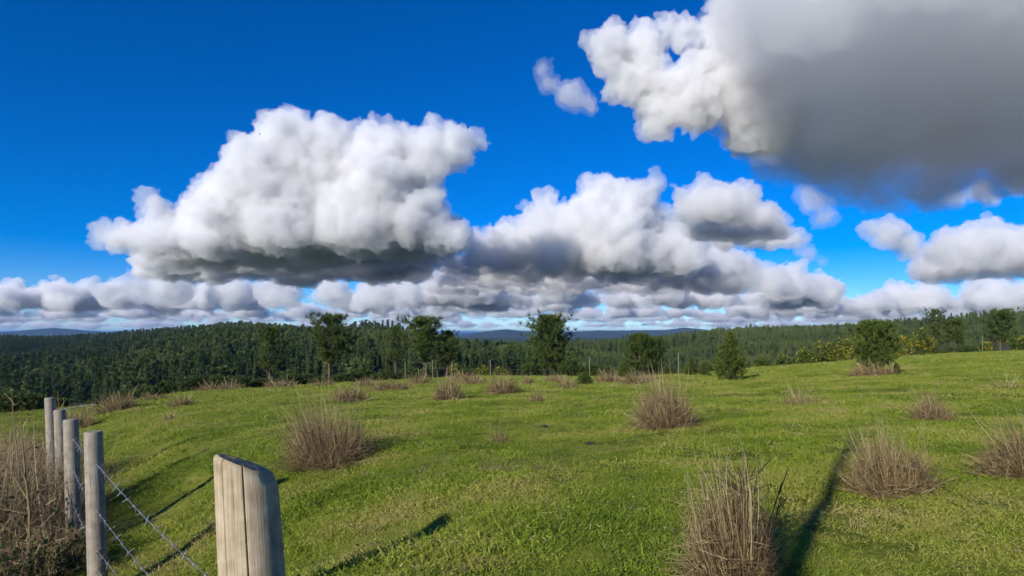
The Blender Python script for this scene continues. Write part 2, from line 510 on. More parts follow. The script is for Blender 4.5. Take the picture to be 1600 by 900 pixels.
M['lightforest'] = leaf_mat('pale_sunlit_needles', [(0, (.050, .078, .022)), (.4, (.100, .140, .036)), (.75, (.155, .185, .050)), (1, (.22, .215, .07))], 'object', .2, .6, noise_scale=.012)  # paler needles; the contrast with the forest tone is partly painted cloud shade
TREES = [conifer(1, .13), conifer(2, .155), conifer(3, .115), conifer(4, .17), conifer(5, .14), roundtree(6), roundtree(7)]

NT = len(TREES)
for t_ in TREES[:NT]:
    c_ = t_.copy(); c_.materials[0] = M['lightforest']; TREES.append(c_)
R = np.random.RandomState(5)
cells = []
Zc = 225.0
while Zc < 1650:
    step = 3.2 + Zc / 240
    us = np.arange(-1.02 * Zc, 1.02 * Zc, step)
    cells.append(np.stack([us + R.uniform(-.46, .46, len(us)) * step, Zc + R.uniform(-.46, .46, len(us)) * step], 1))
    Zc += step
TP = np.concatenate(cells)
TZ = ground(TP[:, 0], TP[:, 1])
pxx = PX(TP[:, 0] / TP[:, 1])
# clearings: meadow patches and felled strips
clear = fbm(TP / 150, 3, 77)
keep = clear < .17 + .12 * (TP[:, 1] < 420)
keep &= ~((pxx > 545) & (pxx < 660) & (TP[:, 1] > 690) & (TP[:, 1] < 745))
keep &= ~((pxx > 690) & (pxx < 735) & (TP[:, 1] > 520) & (TP[:, 1] < 600))
TP = TP[keep]; TZ = TZ[keep]; pxx = pxx[keep]
stand = fbm(TP / 210, 3, 91)                      # stands of different age
TH = (8.6 + 9 * stand + R.uniform(-2.6, 3.0, len(TP))) * (1 + .12 * smooth(1000, 400, TP[:, 1]))
TH = np.clip(TH, 4.5, 15)
sl = R.rand(len(TP)); wide = R.uniform(.9, 1.35, len(TP))
vid = R.randint(0, 5, len(TP))
# the valley foot and the middle distance have rounder, mixed trees
mixed = ((TP[:, 1] < 300) & (sl < .16)) | ((pxx > 880) & (TP[:, 1] < 620) & (sl < .25)) | (sl < .03)
vid[mixed] = R.randint(5, 7, mixed.sum()); TH[mixed] *= .72; wide[mixed] *= 1.35
young = smooth(860, 960, pxx) * smooth(560, 430, TP[:, 1]); TH *= 1 - .66 * young      # low young growth in the right half of the valley
light = R.rand(len(TP)) < .15 + .7 * smooth(820, 1050, pxx) + .35 * smooth(430, 600, pxx) * smooth(760, 640, pxx) + 1.2 * np.clip(stand, -.3, .3)  # mostly on the right, so the left looks darker, partly imitating cloud shadow
vid[light] += NT
# what the photograph sees of each tree
colr = np.clip(np.searchsorted(az, np.arctan2(TP[:, 0], TP[:, 1])) - 1, 0, len(az) - 2)
slope = H / np.maximum(RR, .1)
runmax = np.maximum.accumulate(slope, axis=1)
ri = np.clip(((np.log(np.hypot(TP[:, 0], TP[:, 1])) - lr0) / lrd).astype(int) - 1, 0, NR - 1)
rdist = np.hypot(TP[:, 0], TP[:, 1])
hid = np.maximum(runmax[colr, ri] * rdist, TZ)     # height under which the terrain hides it
vis = np.clip(TZ + TH - hid, 0, None) / rdist
ok = vis > 0
TP, TZ, TH, wide, vid, vis, pxx = [q_[ok] for q_ in (TP, TZ, TH, wide, vid, vis, pxx)]
rz = R.uniform(0, 6.28, len(TP))
inview = (pxx > 5) & (pxx < 1595)
order = np.argsort(-vis * inview)
single = order[:300]; rest = order[300:]
for k in single:
    o = link('pine_tree', TREES[vid[k]], None, (TP[k, 0], TP[k, 1], TZ[k] - .3))
    o.rotation_euler = (R.uniform(-.03, .03), R.uniform(-.03, .03), rz[k]); o.scale = (TH[k] * wide[k], TH[k] * wide[k], TH[k])
    tag(o, 'dark green tree in the front ranks of the dense pine forest across the valley', 'tree', 'front trees of the valley forest')
fo = scatter('pine_forest', np.stack([TP[rest, 0], TP[rest, 1], TZ[rest] - .3], 1), np.stack([0 * rest, 0 * rest, rz[rest]], 1),
             np.stack([TH[rest] * wide[rest], TH[rest] * wide[rest], TH[rest]], 1), vid[rest], [('pine_kind_%d' % i, t) for i, t in enumerate(TREES)])
tag(fo, 'dense dark green pine plantation covering the hillsides across the valley', 'forest', kind='stuff')
# yellow gorse heath along the left skyline and far slopes
n = 1500
def heathmesh(seed, bloom):
    R = np.random.RandomState(seed)
    d = unit(R.normal(size=(90, 3))); d[:, 2] = np.abs(d[:, 2])
    V, Fc = tufts(R, d * np.array([.5, .5, .55]) * R.uniform(.4, 1, (90, 1)), unit(d + [0, 0, .3]), 4, .22, .16, .5)
    return mesh_np('gorse_heath', V, Fc, [M['gorse'], M['oldbloom']], (R.rand(len(Fc)) < bloom).astype(int))
hx = np.concatenate([R.uniform(-60, 135, 900), R.uniform(330, 480, 150), R.uniform(560, 650, 250), R.uniform(940, 1120, 200)])
hZ = np.concatenate([R.uniform(780, 910, 900), R.uniform(640, 760, 150), R.uniform(690, 745, 250), R.uniform(900, 1150, 200)])
hX = px(hx) * hZ; s_ = R.uniform(3.5, 8, len(hx))
tag(scatter('gorse_heath', np.stack([hX, hZ, ground(hX, hZ)], 1), np.zeros((len(hx), 3)), np.stack([s_ * 1.5, s_ * 1.5, s_], 1), R.randint(0, 2, len(hx)),
            [('heath_kind_a', heathmesh(1, .7)), ('heath_kind_b', heathmesh(2, .35))]), 'orange-yellow gorse heath on the far ridges', 'gorse', kind='stuff')

# ------------------------------------------------------------------ single pines near the field edge
def pine(name, x, top, Z, half, cb, label, seed, form='open', mat='pine', lean=0.0, group=None, bare=0, base=None):
    """x, top, half: photo column, row of the tip, half width of the crown; cb: crown bottom as a share of the height"""
    R = np.random.RandomState(seed)
    b = gp(x, base) if base else gz(x, Z)
    Z = b.y; topz = -(top - HOR) / F * Z
    Ht = topz - b.z; hw = half * Z / F
    root = link(name, None, None, b); tag(root, label, 'tree', group)
    tr = []
    nseg = 7; ph = R.uniform(0, 6)
    axis = lambda t: np.array([lean * Ht * t + .02 * Ht * math.sin(3 * t + ph), .02 * Ht * math.cos(2.4 * t + ph), Ht * t])
    tr.append(tube([axis(t) for t in np.linspace(-.04, .96, nseg)], np.linspace(.022, .004, nseg) * Ht + .012, 7))
    C = []; D = []
    nl = {'open': 80, 'dense': 140, 'cone': 120, 'sparse': 58}[form]
    for i in range(nl):
        t = cb + (1 - cb) * ((i + .5) / nl) ** 1.0 * .97
        f = (t - cb) / (1 - cb)
        if form == 'cone': pr = (1 - f) ** .95 * (.45 + .55 * min(1, f * 7 + .3))
        elif form == 'dense': pr = math.sqrt(max(0, 1 - (1.75 * f - .72) ** 2 / 1.08)) * (1 if f < .55 else 1.0)
        else: pr = math.sqrt(max(0.02, 1 - (2 * f - .86) ** 2 / 1.32))
        a = i * 2.399 + R.uniform(-.5, .5)
        lob = (.75 if form != 'dense' else .85) + (.45 if form != 'dense' else .15) * math.sin(a * 1.0 + ph + 2.2 * f) * math.sin(7 * f + ph)
        ln = hw * pr * (R.uniform(.35, 1.15) * (lob + .25) if form != 'cone' else R.uniform(.6, 1.1))
        if form in ('open', 'sparse') and R.rand() < .18: ln *= .5
        p0 = axis(t - .06)
        rise = {'open': .35, 'dense': .45, 'cone': .30, 'sparse': .30}[form] + .5 * f
        p1 = axis(t) + np.array([math.cos(a) * ln, math.sin(a) * ln, rise * ln * R.uniform(.4, 1)])
        p1[2] = min(p1[2], Ht * .985)
        pm = (p0 + p1) / 2 + np.array([0, 0, -.07 * ln])
        tr.append(tube([p0, pm, p1], [.006 * Ht * (1.25 - f), .004 * Ht * (1.25 - f), .0015 * Ht], 4, False))
        k = 7 if form == 'dense' else 6
        for s in np.linspace(.42, 1.04, k):
            q_ = p0 + (p1 - p0) * s + R.normal(size=3) * .075 * hw
            C.append(q_); D.append(unit(p1 - p0) * .6 + np.array([0, 0, .65]))
    for i in range(12):
        C.append(axis(R.uniform(.86, .985)) + R.normal(size=3) * .03 * hw); D.append(np.array([0, 0, 1.]))
    for i in range(bare):
        t = R.uniform(.18, cb); a = R.uniform(0, 6.28); ln = hw * R.uniform(.3, .8)
        p0 = axis(t); tr.append(tube([p0, p0 + np.array([math.cos(a) * ln, math.sin(a) * ln, R.uniform(-.15, .3) * ln])], [.004 * Ht, .0015 * Ht], 4, False))
    V, Fc = join(tr)
    link('trunk', mesh_np('trunk', V, q2t(fixq(Fc)), [M['bark']], shade=True), root)
    C = np.array(C); D = unit(np.array(D))
    tl = max(.16 * hw, .10) if form != 'cone' else .17 * hw
    V, Fc = tufts(R, C, D, 18, tl * 1.45, tl * .16, .55)
    link('crown', mesh_np('crown', V, Fc, [M[mat]]), root)
    return root

pine('pine_tree', 424, 513, 66, 29, .36, 'slender pine with thin crown, left of the tall umbrella-crowned pine', 101, 'sparse', bare=6)
pine('pine_tree', 517, 495, 68, 36, .36, 'tall dark pine with domed crown over bare trunk, left of the pine group', 102, 'open', bare=6)
pine('pine_tree', 619, 511, 70, 22, .38, 'narrow pine with loose crown at the left of the three-pine group', 103, 'sparse', bare=5)
pine('pine_tree', 664, 499, 68, 38, .32, 'tallest broad pine in the middle of the three-pine group', 104, 'open', bare=5)
pine('pine_tree', 697, 519, 69, 22, .34, 'lower dark pine leaning at the right of the three-pine group', 105, 'open', lean=.05, bare=4)
pine('pine_tree', 858, 497, 66, 35, .16, 'large rounded dense pine standing alone on the field edge', 106, 'dense')
pine('pine_tree', 998, 524, 62, 24, .14, 'dark bushy pine on the field edge beside a lower twin', 107, 'dense')
pine('pine_tree', 1024, 529, 63, 19, .14, 'lower twin right of the dark bushy pine on the field edge', 108, 'dense')
pine('young_pine', 1141, 524, 44, 30, .02, 'cone-shaped young pine with branches down to the grass', 109, 'cone', 'youngpine', base=594)
pine('young_pine', 1079, 562, 48, 13, .03, 'small green pine seedling left of the cone-shaped young pine', 110, 'cone', 'youngpine', base=588)
pine('young_pine', 1100, 567, 50, 9, .03, 'tiny thin pine seedling between the small seedling and the cone-shaped pine', 111, 'cone', 'youngpine', base=587)
pine('young_pine', 975, 568, 42, 14, .05, 'small pine seedling in dry grass below the dark bushy pine', 112, 'cone', 'youngpine', base=592)
pine('young_pine', 913, 584, 36, 15, .0, 'knee-high pine seedling right of the large rounded pine', 113, 'cone', 'youngpine', base=602)
pine('young_pine', 1366, 506, 40, 34, .16, 'wide bushy young pine growing out of dry grass on the right slope', 114, 'dense', 'youngpine', base=586)
pine('young_pine', 1400, 568, 40, 9, .0, 'tiny seedling at the foot of the wide bushy young pine', 115, 'cone', 'youngpine', base=586)
pine('pine_tree', 1461, 484, 84, 17, .30, 'tall narrow pine with pale trunk on the right skyline', 116, 'open', bare=3)
pine('pine_tree', 1492, 501, 85, 21, .38, 'flat-crowned pine right of the tall narrow pine on the skyline', 117, 'sparse', bare=4)
pine('pine_tree', 1564, 487, 86, 27, .28, 'rightmost pine with ragged crown near the picture edge', 118, 'open', bare=4)
for k, (x, t, Z, h, lab) in enumerate([(1388, 497, 900, 5, 'left'), (1365, 500, 900, 5, 'far left'), (1345, 501, 900, 5, 'leftmost'), (1362, 498, 940, 4, 'second')][:0]): pass
# trees on the skyline knoll
for k, (x, t, h) in enumerate([(553, 503, 6), (570, 499, 8), (586, 501, 7), (598, 500, 6), (606, 500, 6), (613, 501, 6), (622, 505, 6)]):
    b = gz(x, 752); Ht = -(t - HOR) / F * 752 - b.z
    o = link('pine_tree', TREES[[6, 5, 5, 0, 3, 1, 6][k]], None, b); o.scale = (Ht * 1.1, Ht * 1.1, Ht); o.rotation_euler.z = k
    tag(o, '%s tree from the left in the dark clump on the skyline knoll' % 'first second third fourth fifth sixth seventh'.split()[k], 'tree', 'clump on the skyline knoll')
for k, (x, t) in enumerate([(1364, 499), (1385, 498), (1166, 507), (1173, 506)]):
    b = gz(x, 1290); Ht = -(t - HOR) / F * 1290 - b.z
    o = link('pine_tree', TREES[k % 5], None, b); o.scale = (Ht * 1.2, Ht * 1.2, Ht)
    tag(o, ['left spire-shaped tree on the skyline behind the wide bushy young pine', 'right spire-shaped tree on the skyline behind the wide bushy young pine',
            'left of two tiny trees poking above the forest skyline right of centre', 'right of two tiny trees poking above the forest skyline right of centre'][k], 'tree')

# ------------------------------------------------------------------ gorse and shrubs
def bush(name, x, Z, wpx, hpx, label, seed, mat, bloom=0.0, cat='bush', base=None, group=None, lm='leaf'):
    R = np.random.RandomState(seed)
    b = gp(x, base) if base else gz(x, Z)
    Z = b.y; w = wpx * Z / F / 2; h = hpx * Z / F
    root = link(name, None, None, b); tag(root, label, cat, group)
    nl = 9
    cs = [np.array([R.uniform(-.6, .6) * w, R.uniform(-.6, .6) * w, R.uniform(.25, .68) * h]) for _ in range(nl)]
    C = []; D = []
    for c in cs:
        d = unit(R.normal(size=(85, 3)))
        p = c + d * np.array([.48 * w, .48 * w, .40 * h]) * R.uniform(.35, 1, (85, 1)) ** .5
        m_ = p[:, 2] > -.02
        C.append(p[m_]); D.append(unit(d + [0, 0, .5])[m_])
    C = np.concatenate(C); D = np.concatenate(D)
    V, Fc = tufts(R, C, D, 7, .17 * min(w, h) + .04, .045 * min(w, h) + .012, .7)
    link('foliage', mesh_np('foliage', V, Fc, [M[mat]]), root)
    if bloom > 0:
        sel = (R.rand(len(C)) < bloom * .95) & (fbm(C / (w * .55), 2, seed) > -.02)
        V, Fc = tufts(R, C[sel] + D[sel] * .10 * w, D[sel], 8, .10 * w + .02, .05 * w + .015, .8)
        if len(Fc): link('flowers', mesh_np('flowers', V, Fc, [M['bloom']]), root)
    st = []
    for c in cs:
        st.append(tube([(0, 0, -.1), c * .5 + R.normal(size=3) * .03 * w, c], [.03 * w + .004, .02 * w + .003, .006 * w + .002], 4, False))
    V, Fc = join(st)
    link('stem', mesh_np('stem', V, q2t(Fc), [M['bark']]), root)
    return root
G = [(1190, 70, 34, 24, .10, 'low greenish gorse at the left end of the gorse bank'), (1222, 70, 30, 22, .12, 'small gorse second from the left in the gorse bank'),
     (1262, 70, 36, 30, .30, 'yellow-dotted gorse in the middle of the gorse bank'), (1290, 71, 38, 40, .22, 'tallest gorse of the bank left of the wide bushy pine'),
     (1306, 70, 26, 30, .45, 'gorse with yellow patches beside the golden one'), (1327, 69, 30, 38, .85, 'golden flowering gorse just left of the wide bushy pine'),
     (1414, 74, 30, 34, .85, 'golden flowering gorse just right of the wide bushy pine'), (1436, 76, 34, 44, .60, 'tall pointed gorse with yellow top right of the wide bushy pine'),
     (1455, 77, 26, 30, .40, 'yellow-green gorse under the tall narrow skyline pine'), (1542, 80, 20, 16, .70, 'small yellow gorse left of the rightmost pine'),
     (1592, 80, 30, 22, .12, 'green gorse at the right picture edge'), (716, 68, 28, 22, .55, 'yellow flowering gorse right of the three-pine group'),
     (752, 68, 22, 18, .40, 'faintly yellow gorse by the pale pole right of the three-pine group'), (782, 66, 24, 14, .45, 'low yellow-green gorse left of the large rounded pine')]
for k, (x, Z, w, h, bl, lab) in enumerate(G):
    bush('gorse_bush', x, Z * .97, w, h, lab, 300 + k, 'gorse', bl, 'gorse')
ORD = 'first second third fourth fifth sixth seventh eighth ninth tenth eleventh twelfth thirteenth fourteenth fifteenth sixteenth seventeenth eighteenth nineteenth twentieth twenty-first twenty-second twenty-third twenty-fourth twenty-fifth twenty-sixth'.split()
S = [(30, 26, 90, 34), (85, 29, 60, 30), (225, 38, 40, 26), (262, 42, 44, 30), (300, 46, 40, 30), (335, 50, 46, 32), (372, 54, 40, 26), (402, 56, 36, 22), (452, 62, 50, 30), (485, 63, 40, 20),
     (535, 64, 36, 18), (565, 66, 40, 26), (600, 66, 36, 22), (640, 66, 40, 22), (735, 66, 26, 14), (830, 62, 34, 20), (890, 62, 40, 34), (925, 62, 34, 26), (950, 60, 34, 20), (1050, 60, 34, 20),
     (1120, 62, 30, 22), (1240, 74, 46, 24), (1478, 80, 28, 16), (1510, 82, 30, 16), (150, 32, 46, 22), (190, 35, 40, 26)]
for k, (x, Z, w, h) in enumerate(S):
    near = 'left' if x < 420 else 'centre' if x < 1000 else 'right'
    bush('shrub', x, Z * 1.03, w, h, '%s low green shrub from the left in the scrub along the field edge' % ORD[sorted(q_[0] for q_ in S).index(x)], 400 + k, 'shrub', 0, 'shrub', group='field edge shrubs')

# ------------------------------------------------------------------ dry rush clumps
def clump(x, base, wpx, hpx, label, seed, n=700, stalks=14, name='dry_grass_clump', mat='rush', twigs=0, cat='grass clump', lean=-.12, dense=1.0):
    R = np.random.RandomState(seed)
    b = gp(x, base); Z = b.y
    w = wpx * Z / F / 2; h = hpx * Z / F
    root = link(name, None, None, b); tag(root, label, cat)
    wd = max(.0030, .55 * Z / F * 1.1)
    n = int(n * R.uniform(.85, 1.05)); lean += R.uniform(-.12, .12); h = h * R.uniform(1.08, 1.22)
    a = R.uniform(0, 6.28, n); rr = np.sqrt(R.uniform(0, 1, n)) * w * .66 * (1 + .25 * np.sin(2 * a + seed) + .15 * np.sin(5 * a))
    B = np.stack([np.cos(a) * rr, np.sin(a) * rr, np.zeros(n)], 1)
    B[:, 2] = ground(B[:, 0] + b.x, B[:, 1] + b.y) - b.z - .02
    out = np.stack([np.cos(a), np.sin(a), 0 * a], 1)
    side = fbm(B[:, :2] / (w * .45) + seed, 2, seed)
    ln = h * (.22 + .85 * R.uniform(0, 1, n) ** 1.5) * (1 - .25 * np.clip(rr / (w * .66), 0, 1.2) ** 2) * (1 + .9 * side)
    T = B + out * (rr * .30 + w * .22 * R.uniform(-.6, 1, n))[:, None] + R.normal(size=(n, 3)) * .17 * w
    T[:, 2] = B[:, 2] + ln; T[:, 0] += lean * ln
    bd = R.normal(size=(n, 3)) * .14 * w
    fl = R.rand(n) < .38                                   # floppy, arching stems
    T[fl, :2] += (out[fl, :2] + R.normal(size=(fl.sum(), 2)) * .6) * (w * R.uniform(.1, .5, fl.sum()))[:, None]
    T[fl, 2] = B[fl, 2] + ln[fl] * R.uniform(.35, .85, fl.sum()); bd[fl, 2] += ln[fl] * R.uniform(.05, .3, fl.sum())
    V1 = blades(R, B, T, wd * R.uniform(.7, 1.5, n), bd, 4)
    # tangle of short broken side stems filling the mass
    m_ = int(n * .9 * dense)
    k = R.randint(0, n, m_); t = R.uniform(.1, .95, m_)[:, None]
    B2 = B[k] + (T[k] - B[k]) * t; T2 = B2 + R.normal(size=(m_, 3)) * np.array([.26, .26, .2]) * h * .7
    T2[:, 2] = np.maximum(T2[:, 2], 0)
    V2 = blades(R, B2, T2, wd * R.uniform(.5, 1.1, m_), R.normal(size=(m_, 3)) * .03 * w, 2)
    V, Fc = join([V1, V2])
    link('stems', mesh_np('stems', V, Fc, [M[mat]]), root)
    if stalks:
        a = R.uniform(0, 6.28, stalks); stalks = int(stalks * 1.5); a = R.uniform(0, 6.28, stalks); rr = R.uniform(0, .6, stalks) * w
        B = np.stack([np.cos(a) * rr, np.sin(a) * rr, 0 * a + .1 * h], 1)
        T = B + np.stack([np.cos(a) * w * R.uniform(.1, .95, stalks) + lean * h * R.uniform(0, 2, stalks), np.sin(a) * w * .5, h * R.uniform(.75, 1.22, stalks)], 1)
        V, Fc = blades(R, B, T, wd * 1.25 * np.ones(stalks), R.normal(size=(stalks, 3)) * .06 * h, 4)
        link('stalks', mesh_np('stalks', V, Fc, [M['stalk']]), root)
    if twigs:
        parts = []
        for i in range(twigs):
            p = np.array([R.uniform(-.4, .6) * w, R.uniform(-.3, .3) * w, 0]); d = np.array([R.uniform(-.25, .3), R.uniform(-.2, .2), 1.0])
            L_ = h * R.uniform(.6, 1.0); q1 = p + d * L_ * .5; q2 = p + d * L_ + R.normal(size=3) * .05 * h
            parts.append(tube([p, q1, q2], [.004, .003, .0015], 4, False))
            for j in range(5):
                s = p + (q2 - p) * R.uniform(.35, .9); e = s + np.array([R.uniform(-.2, .2), R.uniform(-.1, .1), R.uniform(.05, .22)]) * h
                parts.append(tube([s, e], [.0024, .0012], 4, False))
        V, Fc = join(parts); link('twigs', mesh_np('twigs', V, q2t(Fc), [M['twig']]), root)
    return root

clump(515, 722, 140, 100, 'largest brown dry grass clump, left of centre, casting a shadow to the right', 501, 2600, 34)
clump(1041, 668, 96, 72, 'rounded brown dry grass clump right of centre with shadow at its right foot', 502, 2200, 26)
clump(1150, 905, 128, 165, 'nearest dry grass clump with dark twigs at the bottom edge', 503, 2600, 38, twigs=9)
clump(1395, 768, 112, 98, 'dry grass clump beside the tip of the long dark shadow on the right', 504, 2200, 30)
clump(1458, 658, 56, 48, 'small spiky dry clump on the right slope, above the shadow-tip clump', 505, 800, 18)
clump(1602, 742, 100, 88, 'dry grass clump cut off by the right picture edge', 506, 1800, 26)
clump(700, 626, 52, 42, 'brown dry clump below the three-pine group', 507, 800, 10)
clump(785, 616, 60, 32, 'wide low dry clump right of the one below the three-pine group', 508, 800, 8)
clump(547, 629, 54, 28, 'low dry clump behind the largest brown clump', 509, 700, 8)
clump(612, 611, 60, 22, 'faded flat dry clump near the field edge below the narrow pine', 510, 600, 6)
clump(839, 628, 24, 18, 'small lone dry tuft below the large rounded pine', 511, 300, 6)
clump(889, 609, 36, 20, 'pale dry tuft in front of the knee-high seedling', 512, 400, 8)
clump(780, 690, 44, 26, 'sparse tiny dry tuft in the open middle of the pasture', 513, 140, 10)
clump(184, 642, 56, 30, 'dark brown dry clump behind the fence at far left of the field', 514, 800, 8)
clump(285, 634, 36, 18, 'small dry tuft left of the low clump near the left field edge', 515, 400, 6)
clump(266, 656, 26, 12, 'flat pale tuft on the left of the pasture', 516, 160, 6)
clump(992, 600, 44, 20, 'dry brown tuft below the dark bushy pine', 517, 500, 6)
clump(952, 598, 40, 20, 'dry tuft around the small seedling below the bushy pine', 518, 500, 6)
clump(826, 600, 22, 14, 'tiny dry tuft under the left side of the rounded pine', 519, 250, 4)
clump(1352, 588, 44, 26, 'reddish dry grass at the left foot of the wide bushy young pine', 520, 700, 8)
clump(1382, 587, 44, 20, 'straw-coloured grass at the right foot of the wide bushy young pine', 521, 500, 8)
clump(1250, 632, 70, 28, 'thin faded patch of dry stalks on the right slope', 522, 180, 16, dense=.5)
clump(1570, 608, 56, 24, 'thin dry stalks high on the right slope near the edge', 523, 120, 12, dense=.5)
clump(125, 668, 44, 32, 'dry clump right behind the farthest fence posts', 524, 500, 8)
FR = sorted([(330, 612, 40, 14), (360, 611, 40, 16), (440, 606, 50, 16), (655, 600, 50, 18), (725, 596, 44, 18), (742, 600, 40, 14),
                                  (570, 604, 40, 16), (868, 597, 30, 12), (1010, 596, 40, 14), (240, 626, 40, 14), (505, 604, 40, 12)])
for k, (x, y, w, h) in enumerate(FR):
    clump(x, y, w, h, '%s tuft from the left in the faded brown fringe along the field edge' % ORD[k], 540 + k, 350, 5, cat='grass clump')['group'] = 'brown fringe along the field edge'

# ------------------------------------------------------------------ thicket left of the fence
def thicket(x, Z, w, h, label, seed, n, mat, leafy, cat, name):
    R = np.random.RandomState(seed)
    b = gz(x, Z); root = link(name, None, None, b); tag(root, label, cat)
    a = R.uniform(0, 6.28, n); rr = np.sqrt(R.rand(n)) * w
    B = np.stack([np.cos(a) * rr, np.sin(a) * rr, 0 * a], 1); B[:, 2] = ground(B[:, 0] + b.x, B[:, 1] + b.y) - b.z - .02
    T = B + R.normal(size=(n, 3)) * np.array([.22, .22, 0]) * h; T[:, 2] = B[:, 2] + h * R.uniform(.3, 1, n) * (1 - .3 * (rr / w) ** 2)
    V1 = blades(R, B, T, .0055 * R.uniform(.6, 1.5, n), R.normal(size=(n, 3)) * .07 * h, 3)
    m_ = n * 3; k = R.randint(0, n, m_); t = R.uniform(.15, 1, m_)[:, None]
    B2 = B[k] + (T[k] - B[k]) * t; T2 = B2 + R.normal(size=(m_, 3)) * .15 * h
    V2 = blades(R, B2, T2, .0042 * R.uniform(.6, 1.4, m_), R.normal(size=(m_, 3)) * .02 * h, 2)
    V, Fc = join([V1, V2]); link('stems', mesh_np('stems', V, Fc, [M[mat]]), root)
    if h > .7:
        q = 46; k = R.randint(0, n, q); T3 = B[k] + R.normal(size=(q, 3)) * np.array([.16, .16, 0]) * h; T3[:, 2] = B[k, 2] + h * R.uniform(.8, 1.25, q)
        V, Fc = blades(R, B[k], T3, .0075 * R.uniform(.7, 1.2, q), R.normal(size=(q, 3)) * .05 * h, 4)
        link('stalks', mesh_np('stalks', V, Fc, [M['stalk']]), root)
    if leafy:
        k = R.randint(0, len(B2), leafy); C = B2[k] + R.normal(size=(leafy, 3)) * .05
        C = C[C[:, 2] < h * .62]
        V, Fc = leaves(R, C, .024, .6); link('leaves', mesh_np('leaves', V, Fc, [M['bramble']]), root)
    return root
thicket(8, 6.6, .80, 1.0, 'brown dead bracken thicket against the fence at the left picture edge', 601, 1300, 'bracken', 500, 'bracken', 'bracken_thicket')
thicket(40, 8.8, .80, .95, 'paler dead bracken behind the posts, second row of the left thicket', 602, 1100, 'bracken', 100, 'bracken', 'bracken_thicket')
thicket(-70, 5.3, .75, 1.1, 'dead bracken running out of the picture at the left edge', 603, 900, 'bracken', 400, 'bracken', 'bracken_thicket')
thicket(60, 4.9, .42, .42, 'dark green bramble with leaves at the bottom left corner', 604, 420, 'bracken', 900, 'bramble', 'bramble')
thicket(-10, 4.5, .40, .50, 'bramble cut off by the bottom left corner of the picture', 605, 320, 'bracken', 700, 'bramble', 'bramble')
thicket(20, 11, 1.0, .75, 'low dead bracken beyond the thicket at the far left field edge', 606, 500, 'bracken', 200, 'bracken', 'bracken_thicket')
# bare saplings in the thicket
def sapling(x, Z, top, label, seed, leaf):
    R = np.random.RandomState(seed)
    b = gz(x, Z); Ht = -(top - HOR) / F * Z - b.z
    root = link('bare_sapling', None, None, b); tag(root, label, 'sapling')
    pts = [np.array([0, 0, -.05]), np.array([.005, 0, .4 * Ht]), np.array([-.03 * Ht, 0, .72 * Ht]), np.array([-.055 * Ht, 0, Ht])]
    parts = [tube(pts, [.011, .009, .006, .002], 6, False)]
    C = []
    for j in range(11):
        t = R.uniform(.3, .95); s = pts[0] + (pts[3] - pts[0]) * t + np.array([.02, 0, 0])
        e = s + np.array([R.uniform(-.5, .6), R.uniform(-.3, .3), R.uniform(.3, .8)]) * Ht * .25 * (1.2 - t * .6)
        parts.append(tube([s, (s + e) / 2 + R.normal(size=3) * .01, e], [.004, .003, .0012], 4, False)); C.append(e)
    V, Fc = join(parts); link('stem', mesh_np('stem', V, q2t(Fc), [M['rush']]), root)
    if leaf:
        C = np.array([pts[3] + R.normal(size=3) * .04 * Ht for _ in range(26)] + C)
        V, Fc = leaves(R, C, .018, .5); link('leaves', mesh_np('leaves', V, Fc, [M['bramble']]), root)
sapling(45, 4.6, 640, 'tall bare yellowish sapling rising from the left thicket', 611, False)
sapling(30, 6.0, 612, 'thin sapling with yellow-green leaves at its tip, far left', 612, True)
sapling(98, 9.0, 610, 'bare forked sapling behind the farthest fence posts', 613, False)

